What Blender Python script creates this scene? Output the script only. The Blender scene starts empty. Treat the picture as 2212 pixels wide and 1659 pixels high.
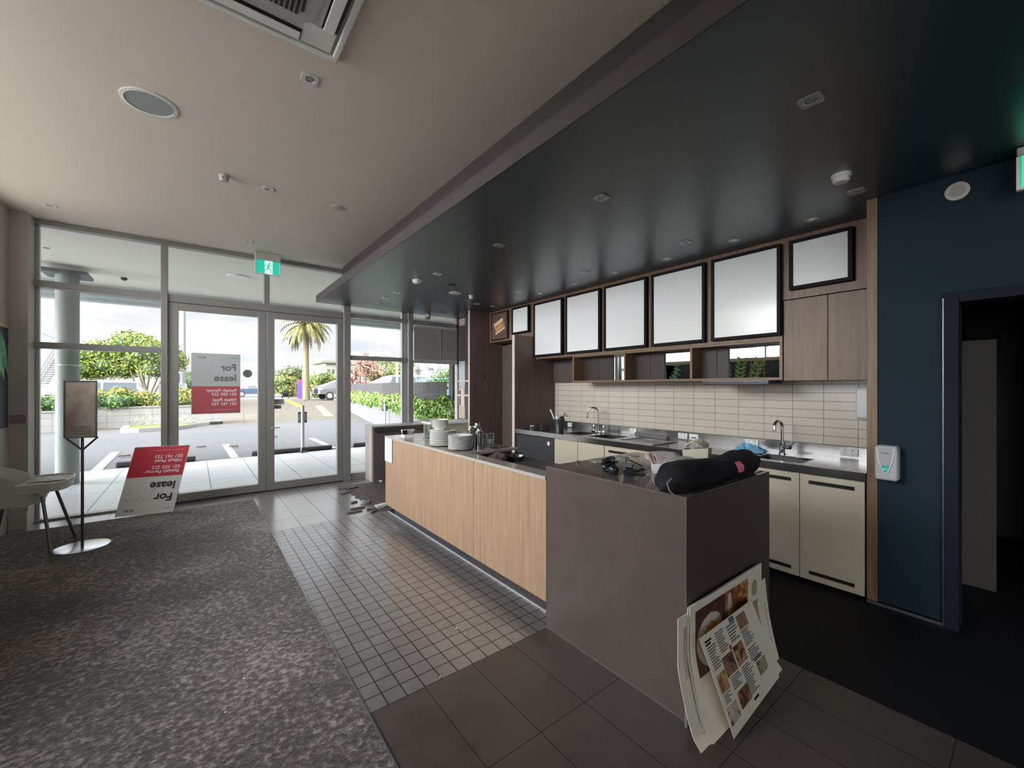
import bpy, bmesh, math, random
from mathutils import Vector, Matrix, Euler
random.seed(7)
SC = bpy.context.scene
COL = SC.collection

# ------------------------------------------------------------------ camera
EYE = 1.52
AZ = math.atan(686/886.)
cam_d = bpy.data.cameras.new('camera'); cam = bpy.data.objects.new('camera', cam_d); COL.objects.link(cam)
cam.location = (0, 0, EYE); cam.rotation_euler = (math.pi/2, 0, -AZ)
cam_d.sensor_width = 36; cam_d.lens = 886/2212*36; cam_d.shift_y = 7.5/2212
cam_d.clip_start = .05; cam_d.clip_end = 500
SC.camera = cam

# ------------------------------------------------------------------ exposure
SC.view_settings.view_transform = 'Standard'; SC.view_settings.look = 'None'
SC.view_settings.gamma = 1; SC.view_settings.use_curve_mapping = False
SC.view_settings.exposure = 0.0
try:
    SC.cycles.use_denoising = True
    SC.cycles.max_bounces = 14; SC.cycles.diffuse_bounces = 7; SC.cycles.glossy_bounces = 5
    SC.cycles.transparent_max_bounces = 24; SC.cycles.transmission_bounces = 6
    SC.cycles.caustics_reflective = False; SC.cycles.caustics_refractive = False
    SC.cycles.sample_clamp_indirect = 6
except Exception: pass

# ------------------------------------------------------------------ sky
SKY_LOW, SKY_HIGH, SKY_WEST_FILL = 1.10, 4.0, 29.0
W = bpy.data.worlds.new('sky'); SC.world = W; W.use_nodes = True
nt = W.node_tree; nt.nodes.clear()
tc = nt.nodes.new('ShaderNodeTexCoord')
mp = nt.nodes.new('ShaderNodeMapping'); mp.inputs['Scale'].default_value = (1.6, 1.6, 7)
nt.links.new(tc.outputs['Generated'], mp.inputs['Vector'])
no = nt.nodes.new('ShaderNodeTexNoise'); no.inputs['Scale'].default_value = 2.2; no.inputs['Detail'].default_value = 7
no.inputs['Roughness'].default_value = .55
nt.links.new(mp.outputs[0], no.inputs['Vector'])
cr = nt.nodes.new('ShaderNodeValToRGB')
cr.color_ramp.elements[0].position = .36; cr.color_ramp.elements[0].color = (.66, .78, .88, 1)
cr.color_ramp.elements[1].position = .56; cr.color_ramp.elements[1].color = (1, 1, 1, 1)
e = cr.color_ramp.elements.new(.47); e.color = (.86, .90, .94, 1)
nt.links.new(no.outputs['Fac'], cr.inputs[0])
sx = nt.nodes.new('ShaderNodeSeparateXYZ'); nt.links.new(tc.outputs['Generated'], sx.inputs[0])
mr = nt.nodes.new('ShaderNodeMapRange'); mr.inputs['From Min'].default_value = .28; mr.inputs['From Max'].default_value = .75
mr.inputs['To Min'].default_value = SKY_LOW; mr.inputs['To Max'].default_value = SKY_HIGH
nt.links.new(sx.outputs['Z'], mr.inputs['Value'])
# unseen western sky brightened to push more light through the left windows
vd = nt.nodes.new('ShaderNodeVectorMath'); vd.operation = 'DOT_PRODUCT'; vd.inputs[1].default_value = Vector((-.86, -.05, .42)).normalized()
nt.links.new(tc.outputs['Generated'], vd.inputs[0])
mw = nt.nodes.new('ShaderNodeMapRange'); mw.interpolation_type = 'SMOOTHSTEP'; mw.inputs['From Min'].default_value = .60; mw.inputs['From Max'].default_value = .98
mw.inputs['To Min'].default_value = 0; mw.inputs['To Max'].default_value = SKY_WEST_FILL; nt.links.new(vd.outputs['Value'], mw.inputs['Value'])
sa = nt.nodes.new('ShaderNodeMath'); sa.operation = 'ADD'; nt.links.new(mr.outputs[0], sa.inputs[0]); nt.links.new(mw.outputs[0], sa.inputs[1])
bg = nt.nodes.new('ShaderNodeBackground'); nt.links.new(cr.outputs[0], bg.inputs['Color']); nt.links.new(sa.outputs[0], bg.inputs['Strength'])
wo = nt.nodes.new('ShaderNodeOutputWorld'); nt.links.new(bg.outputs[0], wo.inputs['Surface'])

# ------------------------------------------------------------------ sun (behind the building, so the shopfront is in shade)
sl = bpy.data.lights.new('sun', 'SUN'); sun = bpy.data.objects.new('sun', sl); COL.objects.link(sun)
sl.energy = 3.0; sl.angle = .02; sl.color = (1, .93, .78)
sun.rotation_euler = (math.radians(57), 0, math.radians(8))
sun.location = (0, -20, 30)

# ------------------------------------------------------------------ measuring helpers: rays of the camera met with real planes
FW = (math.sin(AZ), math.cos(AZ)); RT = (math.cos(AZ), -math.sin(AZ))
def ray(px, py):
    x = (px-1106)/886.
    return FW[0]+x*RT[0], FW[1]+x*RT[1], (837-py)/886.
def pz(px, py, z=0.):
    r = ray(px, py); t = (z-EYE)/r[2]; return Vector((r[0]*t, r[1]*t, z))
def pX(px, py, x):
    r = ray(px, py); t = x/r[0]; return Vector((x, r[1]*t, EYE+r[2]*t))
def pY(px, py, y):
    r = ray(px, py); t = y/r[1]; return Vector((r[0]*t, y, EYE+r[2]*t))
def pd(px, py, d):
    r = ray(px, py); return Vector((r[0]*d, r[1]*d, EYE+r[2]*d))

# ------------------------------------------------------------------ materials
MATS = {}
def ND(nt, t, **k):
    n = nt.nodes.new('ShaderNode'+t)
    for a, v in k.items():
        if hasattr(n, a): setattr(n, a, v)
        else: n.inputs[a].default_value = v
    return n
def base(name):
    m = bpy.data.materials.new(name); m.use_nodes = True; MATS[name] = m
    nt = m.node_tree; b = nt.nodes['Principled BSDF']
    return m, nt, b
def c4(c): return (c[0], c[1], c[2], 1)
def sc3(c, k): return tuple(min(1, x*k) for x in c)
def M(name, col, rough=.5, metal=0., var=.12, scale=6., bump=0., bscale=60., spec=.5, emit=None, estr=1., coat=0.):
    """plain surface with a little procedural variation"""
    if name in MATS: return MATS[name]
    m, nt, b = base(name)
    b.inputs['Roughness'].default_value = rough; b.inputs['Metallic'].default_value = metal
    b.inputs['Specular IOR Level'].default_value = spec; b.inputs['Coat Weight'].default_value = coat
    co = ND(nt, 'TexCoord'); n = ND(nt, 'TexNoise', Scale=scale, Detail=4.)
    nt.links.new(co.outputs['Object'], n.inputs['Vector'])
    mx = ND(nt, 'Mix', data_type='RGBA')
    mx.inputs[6].default_value = c4(sc3(col, 1-var)); mx.inputs[7].default_value = c4(sc3(col, 1+var))
    nt.links.new(n.outputs['Fac'], mx.inputs[0]); nt.links.new(mx.outputs[2], b.inputs['Base Color'])
    if bump:
        n2 = ND(nt, 'TexNoise', Scale=bscale, Detail=5.); nt.links.new(co.outputs['Object'], n2.inputs['Vector'])
        bp = ND(nt, 'Bump', Strength=bump, Distance=.01); nt.links.new(n2.outputs['Fac'], bp.inputs['Height']); nt.links.new(bp.outputs[0], b.inputs['Normal'])
    if emit:
        b.inputs['Emission Color'].default_value = c4(emit); b.inputs['Emission Strength'].default_value = estr
    return m
def wood(name, c1, c2, axis='Z', rough=.5, stretch=26., scale=1.):
    """straight grain running along one axis"""
    m, nt, b = base(name)
    co = ND(nt, 'TexCoord'); mp = ND(nt, 'Mapping')
    s = [stretch*scale]*3; s['XYZ'.index(axis)] = 1.1*scale; mp.inputs['Scale'].default_value = s
    nt.links.new(co.outputs['Object'], mp.inputs[0])
    n = ND(nt, 'TexNoise', Scale=1.6, Detail=6., Roughness=.6, Distortion=.25); nt.links.new(mp.outputs[0], n.inputs['Vector'])
    r = ND(nt, 'ValToRGB'); r.color_ramp.elements[0].position = .33; r.color_ramp.elements[0].color = c4(c2)
    r.color_ramp.elements[1].position = .66; r.color_ramp.elements[1].color = c4(c1)
    nt.links.new(n.outputs['Fac'], r.inputs[0]); nt.links.new(r.outputs[0], b.inputs['Base Color'])
    b.inputs['Roughness'].default_value = rough
    return m
def tiles(name, tile, grout, w, h, g, org=(0, 0), plane='XY', rough=.4, var=.25, nscale=5., bump=.25, spec=.5, stain=None, rvar=0.):
    m, nt, b = base(name)
    co = ND(nt, 'TexCoord'); sp = ND(nt, 'SeparateXYZ'); cb = ND(nt, 'CombineXYZ'); nt.links.new(co.outputs['Object'], sp.inputs[0])
    nt.links.new(sp.outputs[plane[0]], cb.inputs[0]); nt.links.new(sp.outputs[plane[1]], cb.inputs[1])
    mp = ND(nt, 'Mapping'); mp.inputs['Location'].default_value = (-org[0]+w*200, -org[1]+h*200, 0); nt.links.new(cb.outputs[0], mp.inputs[0])
    br = ND(nt, 'TexBrick', offset=0., squash=1.)
    br.inputs['Scale'].default_value = 1; br.inputs['Brick Width'].default_value = w; br.inputs['Row Height'].default_value = h
    br.inputs['Mortar Size'].default_value = g/2; br.inputs['Mortar Smooth'].default_value = .1; br.inputs['Bias'].default_value = 0
    br.inputs['Color1'].default_value = c4(sc3(tile, 1-var*.5)); br.inputs['Color2'].default_value = c4(sc3(tile, 1+var*.5)); br.inputs['Mortar'].default_value = c4(grout)
    nt.links.new(mp.outputs[0], br.inputs['Vector'])
    n = ND(nt, 'TexNoise', Scale=nscale, Detail=6., Roughness=.65); nt.links.new(co.outputs['Object'], n.inputs['Vector'])
    mr = ND(nt, 'MapRange'); mr.inputs['From Min'].default_value = .3; mr.inputs['From Max'].default_value = .7
    mr.inputs['To Min'].default_value = 1-var; mr.inputs['To Max'].default_value = 1+var; nt.links.new(n.outputs['Fac'], mr.inputs[0])
    vm = ND(nt, 'VectorMath', operation='SCALE'); nt.links.new(br.outputs['Color'], vm.inputs[0]); nt.links.new(mr.outputs[0], vm.inputs['Scale'])
    nt.links.new(vm.outputs[0], b.inputs['Base Color'])
    b.inputs['Roughness'].default_value = rough; b.inputs['Specular IOR Level'].default_value = spec
    if rvar:
        m2 = ND(nt, 'MapRange'); m2.inputs['From Min'].default_value = .35; m2.inputs['From Max'].default_value = .65
        m2.inputs['To Min'].default_value = rough-rvar; m2.inputs['To Max'].default_value = rough+rvar
        nt.links.new(n.outputs['Fac'], m2.inputs[0]); nt.links.new(m2.outputs[0], b.inputs['Roughness'])
    rs = b.inputs['Roughness'].links[0].from_socket if b.inputs['Roughness'].links else None
    gm = ND(nt, 'Mix', data_type='FLOAT'); gm.inputs[2].default_value = rough; gm.inputs[3].default_value = .85; nt.links.new(br.outputs['Fac'], gm.inputs[0])
    if rs: nt.links.new(rs, gm.inputs[2])
    nt.links.new(gm.outputs[0], b.inputs['Roughness'])
    gs_ = ND(nt, 'Mix', data_type='FLOAT'); gs_.inputs[2].default_value = spec; gs_.inputs[3].default_value = .05; nt.links.new(br.outputs['Fac'], gs_.inputs[0]); nt.links.new(gs_.outputs[0], b.inputs['Specular IOR Level'])
    bp = ND(nt, 'Bump', Strength=bump, Distance=.004, invert=True); nt.links.new(br.outputs['Fac'], bp.inputs['Height']); nt.links.new(bp.outputs[0], b.inputs['Normal'])
    return m
def glass(name, tint=(1, 1, 1), refl=1., body=0.):
    """thin pane: lets light straight through, reflects a little more at a slant"""
    m, nt, b = base(name); nt.nodes.remove(b); out = nt.nodes['Material Output']
    tr = ND(nt, 'BsdfTransparent'); tr.inputs[0].default_value = c4(tint)
    gl = ND(nt, 'BsdfGlossy'); gl.inputs['Roughness'].default_value = .02
    lw = ND(nt, 'LayerWeight', Blend=.5); pw = ND(nt, 'Math', operation='POWER'); pw.inputs[1].default_value = 4.
    nt.links.new(lw.outputs['Facing'], pw.inputs[0])
    ma = ND(nt, 'Math', operation='MULTIPLY_ADD'); ma.inputs[1].default_value = .6*refl; ma.inputs[2].default_value = .035*refl
    nt.links.new(pw.outputs[0], ma.inputs[0])
    mx = ND(nt, 'MixShader'); nt.links.new(ma.outputs[0], mx.inputs[0]); nt.links.new(tr.outputs[0], mx.inputs[1]); nt.links.new(gl.outputs[0], mx.inputs[2])
    nt.links.new(mx.outputs[0], out.inputs['Surface'])
    return m
def photo(name, stops, scale=6., kind='noise', rough=.4):
    """printed photograph: blotches of the given colours"""
    if name in MATS: return MATS[name]
    m, nt, b = base(name)
    co = ND(nt, 'TexCoord')
    n = ND(nt, 'TexNoise', Scale=scale, Detail=5., Distortion=1.2) if kind == 'noise' else ND(nt, 'TexVoronoi', Scale=scale)
    nt.links.new(co.outputs['Object'], n.inputs['Vector'])
    r = ND(nt, 'ValToRGB'); r.color_ramp.interpolation = 'EASE'
    while len(r.color_ramp.elements) < len(stops): r.color_ramp.elements.new(.5)
    for e, (p, c) in zip(r.color_ramp.elements, stops): e.position = p; e.color = c4(c)
    nt.links.new(n.outputs['Fac' if kind == 'noise' else 'Distance'], r.inputs[0]); nt.links.new(r.outputs[0], b.inputs['Base Color'])
    b.inputs['Roughness'].default_value = rough
    return m
def leafmat(name, c1, c2, scale=3.):
    m, nt, b = base(name)
    co = ND(nt, 'TexCoord'); n = ND(nt, 'TexNoise', Scale=scale, Detail=5.); nt.links.new(co.outputs['Object'], n.inputs['Vector'])
    r = ND(nt, 'ValToRGB'); r.color_ramp.elements[0].position = .35; r.color_ramp.elements[0].color = c4(c1)
    r.color_ramp.elements[1].position = .65; r.color_ramp.elements[1].color = c4(c2)
    nt.links.new(n.outputs['Fac'], r.inputs[0]); nt.links.new(r.outputs[0], b.inputs['Base Color']); b.inputs['Roughness'].default_value = .55
    b.inputs['Specular IOR Level'].default_value = .3
    return m

m_frame = M('window_frame_grey', (.30, .285, .265), .42, .35, .08)
m_frame_out = M('frame_silver', (.55, .55, .54), .4, .5, .05)
m_glass = glass('pane_glass')
m_ceil = M('ceiling_beige', (.74, .655, .575), .7, var=.03, scale=1.5, bump=.05, bscale=200)
m_blue = M('ceiling_dark_blue', (.019, .036, .051), .36, var=.06, scale=1.5, bump=.02, bscale=25, spec=1.)
MATS['ceiling_dark_blue'].node_tree.nodes['Principled BSDF'].inputs['IOR'].default_value = 1.65
m_bluewall = M('wall_dark_blue', (.008, .021, .030), .7, var=.1, scale=2, bump=.03, bscale=150, spec=.25)
m_brown = M('bulkhead_brown', (.050, .040, .038), .5, var=.08)
m_wallgrey = M('wall_warm_grey', (.42, .405, .37), .6, var=.05, scale=3)
m_walldim = M('wall_plain', (.50, .46, .40), .7, var=.04)
m_oak = wood('oak_light', (.43, .29, .185), (.31, .20, .125), 'Z', .45)
m_oak2 = wood('oak_mid', (.235, .138, .078), (.14, .080, .045), 'Z', .45)
m_oak2h = wood('oak_mid_flat', (.235, .138, .078), (.14, .080, .045), 'Y', .45)
m_walnut = wood('walnut_dark', (.145, .096, .082), (.10, .066, .056), 'Z', .5, 16)
m_edge = M('pale_edge_band', (.60, .50, .43), .45, var=.05)
m_stone = M('stone_brown', (.092, .070, .061), .34, var=.22, scale=9, bump=.02, bscale=120, spec=.55)
m_quartz = M('quartz_grey', (.27, .235, .205), .16, var=.12, scale=14)
m_quartz_edge = M('quartz_edge', (.42, .375, .34), .35, var=.1, scale=14)
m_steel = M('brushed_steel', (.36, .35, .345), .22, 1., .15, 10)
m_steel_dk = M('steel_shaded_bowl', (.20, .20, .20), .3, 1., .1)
m_chrome = M('chrome', (.75, .75, .75), .08, 1., .02)
m_cream = M('cream_laminate', (.52, .46, .345), .45, var=.04, scale=2)
m_black = M('black_plastic', (.012, .012, .014), .35, var=.1)
m_blackmat = M('black_matte', (.015, .015, .018), .7, var=.1)
m_blackgloss = M('black_gloss', (.018, .018, .022), .12, var=.05)
m_white = M('white_plastic', (.80, .80, .78), .35, var=.03)
m_whitepaint = M('white_paint', (.78, .78, .77), .6, var=.04)
m_outwhite = M('weathered_white', (.21, .21, .205), .7, var=.05)
m_paper = M('paper_white', (.80, .79, .74), .6, var=.02)
m_card = M('card_cream', (.84, .80, .70), .55, var=.03)
m_ink = M('ink_dark', (.03, .03, .035), .6, var=.1)
m_inkgrey = M('ink_grey', (.16, .16, .17), .6, var=.1)
m_red = M('print_red', (.62, .035, .06), .45, var=.05)
m_kick = M('kick_blue_grey', (.034, .036, .048), .35, var=.1)
m_trim = M('metal_strip', (.42, .42, .44), .3, .9, .05)
m_pole = M('pole_grey', (.10, .095, .09), .4, .6, .08)
m_screen = M('lightbox_white', (.80, .80, .785), .16, var=.015, scale=4, spec=.5)
m_china = M('china', (.80, .79, .74), .18, var=.03)
m_clear = glass('clear_tumbler', (.86, .89, .89), 4.5)
m_greenlit = M('exit_green_lit', (.02, .45, .32), .4, emit=(.02, .42, .30), estr=.9)
m_whitelit = M('exit_white_lit', (.8, .85, .85), .4, emit=(.8, .9, .88), estr=.75)
m_mirror = M('mirror', (.82, .84, .83), .015, 1., .01)

# ------------------------------------------------------------------ mesh helpers
class MB:
    def __init__(s): s.bm = bmesh.new()
    def add(s, verts, faces):
        vs = [s.bm.verts.new(v) for v in verts]; out = []
        for f in faces:
            try: out.append(s.bm.faces.new([vs[i] for i in f]))
            except ValueError: pass
        return vs
    def box(s, x0, x1, y0, y1, z0, z1, bev=0., seg=2, mat=None):
        if x0 > x1: x0, x1 = x1, x0
        if y0 > y1: y0, y1 = y1, y0
        if z0 > z1: z0, z1 = z1, z0
        v = s.add([(x0,y0,z0),(x1,y0,z0),(x1,y1,z0),(x0,y1,z0),(x0,y0,z1),(x1,y0,z1),(x1,y1,z1),(x0,y1,z1)],
                  [(0,3,2,1),(4,5,6,7),(0,1,5,4),(1,2,6,5),(2,3,7,6),(3,0,4,7)])
        if bev:
            es = {e for q in v for e in q.link_edges}
            r = bmesh.ops.bevel(s.bm, geom=list(es), offset=bev, segments=seg, affect='EDGES', profile=.5)
            v = list({q for f in r['faces'] for q in f.verts} | {q for q in v if q.is_valid})
        if mat is not None:
            for q in v: q.co = mat @ q.co
        return s
    def cyl(s, a, b, r0, r1=None, n=16, cap=True):
        r1 = r0 if r1 is None else r1
        a, b = Vector(a), Vector(b); d = (b-a).normalized()
        u = d.orthogonal().normalized(); w = d.cross(u)
        vs = []
        for c, r in ((a, r0), (b, r1)):
            for i in range(n):
                t = 2*math.pi*i/n; vs.append(c+u*math.cos(t)*r+w*math.sin(t)*r)
        f = [(i, (i+1) % n, n+(i+1) % n, n+i) for i in range(n)]
        if cap: f += [tuple(range(n-1, -1, -1)), tuple(range(n, 2*n))]
        s.add(vs, f); return s
    def tube(s, pts, r, n=8, cap=True):
        pts = [Vector(p) for p in pts]; rs = r if isinstance(r, (list, tuple)) else [r]*len(pts)
        vs = []; u = None
        for i, p in enumerate(pts):
            d = (pts[min(i+1, len(pts)-1)]-pts[max(i-1, 0)]).normalized()
            if u is None: u = d.orthogonal().normalized()
            u = (u-d*u.dot(d)); u = u.normalized() if u.length > 1e-6 else d.orthogonal().normalized()
            w = d.cross(u)
            for k in range(n):
                t = 2*math.pi*k/n; vs.append(p+(u*math.cos(t)+w*math.sin(t))*rs[i])
        f = []
        for i in range(len(pts)-1):
            for k in range(n): f.append((i*n+k, i*n+(k+1) % n, (i+1)*n+(k+1) % n, (i+1)*n+k))
        if cap: f += [tuple(range(n-1, -1, -1)), tuple(range((len(pts)-1)*n, len(pts)*n))]
        s.add(vs, f); return s
    def lathe(s, prof, c, n=24, mat=None):
        c = Vector(c); vs = []
        for r, z in prof:
            for k in range(n):
                t = 2*math.pi*k/n; p = Vector((math.cos(t)*r, math.sin(t)*r, z))
                vs.append((mat @ p if mat is not None else p)+c)
        f = []
        for i in range(len(prof)-1):
            for k in range(n): f.append((i*n+k, i*n+(k+1) % n, (i+1)*n+(k+1) % n, (i+1)*n+k))
        if prof[0][0] > 1e-6: f.append(tuple(range(n-1, -1, -1)))
        if prof[-1][0] > 1e-6: f.append(tuple(range((len(prof)-1)*n, len(prof)*n)))
        s.add(vs, f); return s
    def sheet(s, grid, th):
        """thick sheet from a grid of points (rows), th = thickness vector"""
        R, C = len(grid), len(grid[0]); th = Vector(th)
        vs = [Vector(p) for r in grid for p in r]; vs += [v+th for v in vs]; N = R*C; f = []
        for i in range(R-1):
            for j in range(C-1):
                a = i*C+j; f.append((a, a+1, a+C+1, a+C)); f.append((N+a, N+a+C, N+a+C+1, N+a+1))
        rim = [j for j in range(C)]+[i*C+C-1 for i in range(1, R)]+[(R-1)*C+j for j in range(C-2, -1, -1)]+[i*C for i in range(R-2, 0, -1)]
        for k in range(len(rim)):
            a, b = rim[k], rim[(k+1) % len(rim)]; f.append((a, N+a, N+b, b))
        s.add(vs, f); return s
    def prism(s, poly, th):
        th = Vector(th); p = [Vector(q) for q in poly]; n = len(p)
        f = [tuple(range(n)), tuple(range(2*n-1, n-1, -1))]+[(i, n+i, n+(i+1) % n, (i+1) % n) for i in range(n)]
        s.add(p+[q+th for q in p], f); return s
    def ball(s, c, r, n=12, sc=(1, 1, 1), mat=None):
        m = Matrix.Translation(c) @ (mat if mat is not None else Matrix()) @ Matrix.Diagonal((*sc, 1))
        bmesh.ops.create_uvsphere(s.bm, u_segments=n, v_segments=max(6, n//2+2), radius=r, matrix=m); return s
    def hull(s, pts):
        vs = [s.bm.verts.new(p) for p in pts]
        r = bmesh.ops.convex_hull(s.bm, input=vs)
        bmesh.ops.delete(s.bm, geom=[g for g in r['geom_interior'] if isinstance(g, bmesh.types.BMVert)], context='VERTS'); return s
    def build(s, name, mat, parent=None, smooth=False, org=None):
        bm = s.bm; bm.normal_update()
        bmesh.ops.recalc_face_normals(bm, faces=bm.faces[:])
        if parent is not None:
            r = parent
            while r.parent: r = r.parent
            o = Vector(r.location)
        elif org is not None: o = Vector(org)
        else:
            cs = [v.co for v in bm.verts]; lo = [min(c[i] for c in cs) for i in range(3)]; hi = [max(c[i] for c in cs) for i in range(3)]
            o = Vector(((lo[0]+hi[0])/2, (lo[1]+hi[1])/2, lo[2]))
        for v in bm.verts: v.co -= o
        me = bpy.data.meshes.new(name); bm.to_mesh(me); bm.free()
        me.materials.append(mat)
        if smooth:
            me.polygons.foreach_set('use_smooth', [True]*len(me.polygons))
            try: me.set_sharp_from_angle(angle=math.radians(40))
            except Exception: pass
        ob = bpy.data.objects.new(name, me); COL.objects.link(ob)
        if parent is not None: ob.parent = parent
        else: ob.location = o
        return ob

def tag(o, label, cat, group=None, kind=None):
    if label: o['label'] = label
    if cat: o['category'] = cat
    if group: o['group'] = group
    if kind: o['kind'] = kind
    return o
def struct(o):
    o['kind'] = 'structure'; return o
def thing(name, label, cat, loc, group=None):
    o = bpy.data.objects.new(name, None); COL.objects.link(o); o.location = loc; o.empty_display_size = .1
    return tag(o, label, cat, group)
def copy_tree(o, parent=None):
    c = o.copy(); COL.objects.link(c)
    if parent is not None: c.parent = parent
    for ch in [x for x in COL.objects if x.parent is o]: copy_tree(ch, c)
    return c
def text(body, size, mat4, m, parent, name='lettering', bold=0., align='LEFT', th=.0008, shear=0., spacing=1.):
    cu = bpy.data.curves.new('t', 'FONT'); cu.body = body; cu.size = size; cu.offset = bold; cu.extrude = th; cu.align_x = align; cu.resolution_u = 3
    cu.space_character = spacing
    tmp = bpy.data.objects.new('t', cu); COL.objects.link(tmp)
    dg = bpy.context.evaluated_depsgraph_get(); me = bpy.data.meshes.new_from_object(tmp.evaluated_get(dg))
    bpy.data.objects.remove(tmp); bpy.data.curves.remove(cu)
    r = parent
    while r.parent: r = r.parent
    me.transform(Matrix.Translation(-Vector(r.location)) @ mat4)
    me.materials.clear(); me.materials.append(m); me.name = name
    ob = bpy.data.objects.new(name, me); COL.objects.link(ob); ob.parent = parent
    return ob
def frame4(o, x, y):
    """matrix taking text space to a plane: origin o, right vector x, up vector y"""
    x = Vector(x); y = Vector(y); z = x.cross(y).normalized()
    m = Matrix((x, y, z)).transposed().to_4x4(); m.translation = Vector(o); return m
# ================================================================== SETTING
GY = 6.97      # line of the shopfront
ZC, ZB = 3.42, 2.85
O0 = (0, 0, 0)
m_tile_near = tiles('floor_tile_large', (.062, .050, .046), (.018, .015, .015), .2835, .563, .0035, (.64, 1.915), rough=.34, var=.22, nscale=4, rvar=.06)
m_tile_mos = tiles('floor_tile_small', (.145, .130, .132), (.022, .020, .024), .0955, .0975, .0065, (.64, 1.915), spec=1., rough=.30, var=.25, nscale=14, bump=.3, rvar=.02)
m_tile_far = tiles('floor_tile_entry', (.19, .18, .178), (.04, .04, .045), .287, .605, .005, (.643, 4.72), spec=1., rough=.24, var=.12, nscale=7, bump=.3, rvar=.0)
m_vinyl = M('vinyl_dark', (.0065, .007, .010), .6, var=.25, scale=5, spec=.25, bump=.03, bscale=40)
struct(MB().box(.64, 2.605, -3, 1.915, -.1, 0).build('floor', m_tile_near, org=O0))
for m_ in (m_tile_mos, m_tile_far): m_.node_tree.nodes['Principled BSDF'].inputs['IOR'].default_value = 1.8; m_.node_tree.nodes['Principled BSDF'].inputs['Coat Weight'].default_value = .6; m_.node_tree.nodes['Principled BSDF'].inputs['Coat Roughness'].default_value = .2
struct(MB().box(.64, 1.90, 1.915, 4.955, -.1, 0).build('floor', m_tile_mos, org=O0))
b = MB(); b.box(-1.9, .64, 6.53, 7.05, -.1, 0); b.box(.64, 4.6, 4.955, 7.05, -.1, 0)
struct(b.build('floor', m_tile_far, org=O0))
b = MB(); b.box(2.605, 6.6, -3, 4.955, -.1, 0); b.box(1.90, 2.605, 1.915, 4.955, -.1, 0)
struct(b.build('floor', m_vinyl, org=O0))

# carpet
m_carpet, nt, bs = base('carpet_mottled')
co = ND(nt, 'TexCoord'); mp = ND(nt, 'Mapping'); mp.inputs['Scale'].default_value = (1, 1.15, 1); mp.inputs['Rotation'].default_value = (0, 0, .25)
nt.links.new(co.outputs['Object'], mp.inputs[0])
n1 = ND(nt, 'TexNoise', Scale=34., Detail=5., Roughness=.72); nt.links.new(mp.outputs[0], n1.inputs['Vector'])
n2 = ND(nt, 'TexNoise', Scale=1.1, Detail=4.); nt.links.new(co.outputs['Object'], n2.inputs['Vector'])
n3 = ND(nt, 'TexNoise', Scale=150., Detail=3.); nt.links.new(co.outputs['Object'], n3.inputs['Vector'])
ad = ND(nt, 'Math', operation='MULTIPLY_ADD'); ad.inputs[1].default_value = .45; nt.links.new(n2.outputs['Fac'], ad.inputs[0]); nt.links.new(n1.outputs['Fac'], ad.inputs[2])
r = ND(nt, 'ValToRGB'); r.color_ramp.elements[0].position = .62; r.color_ramp.elements[0].color = (.040, .034, .033, 1)
r.color_ramp.elements[1].position = .86; r.color_ramp.elements[1].color = (.34, .30, .28, 1)
e = r.color_ramp.elements.new(.74); e.color = (.105, .09, .085, 1)
nt.links.new(ad.outputs[0], r.inputs[0]); nt.links.new(r.outputs[0], bs.inputs['Base Color'])
bs.inputs['Roughness'].default_value = .95; bs.inputs['Specular IOR Level'].default_value = .15
bs.inputs['Sheen Weight'].default_value = .25; bs.inputs['Sheen Roughness'].default_value = .5
a2 = ND(nt, 'Math', operation='MULTIPLY_ADD'); a2.inputs[1].default_value = .35; nt.links.new(n3.outputs['Fac'], a2.inputs[0]); nt.links.new(n1.outputs['Fac'], a2.inputs[2])
bp = ND(nt, 'Bump', Strength=.9, Distance=.02); nt.links.new(a2.outputs[0], bp.inputs['Height']); nt.links.new(bp.outputs[0], bs.inputs['Normal'])
struct(MB().box(-1.9, .64, -3, 6.53, -.1, 0).build('floor', m_walldim, org=O0))
tag(MB().box(-1.559, .636, -2.99, 6.53, .0005, .009).build('carpet', m_carpet, org=(0, 0, 0)),
    'mottled dark brown carpet covering the left of the floor', 'carpet')
b = MB(); b.box(.634, .642, -2.99, 6.53, .0005, .011)
struct(b.build('trim_1', m_trim))

# ceilings
struct(MB().box(-1.9, 4.9, -3.1, GY+.12, ZC, ZC+.12).build('ceiling', m_ceil, org=O0))
b = MB(); b.box(1.507, 6.6, -3.0, 6.925, ZB, ZB+.104)
struct(b.build('ceiling', m_blue, org=O0))
# brown edge board of the lowered ceiling and the upstand above it
b = MB(); b.box(1.499, 1.5065, -3.0, 6.925, ZB-.001, ZB+.104); b.box(1.499, 6.6, 6.9255, 6.932, ZB-.001, ZB+.104); b.box(1.85, 1.95, -3.0, 6.74, ZB+.105, ZC-.001)
struct(b.build('trim_2', m_brown))

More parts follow.
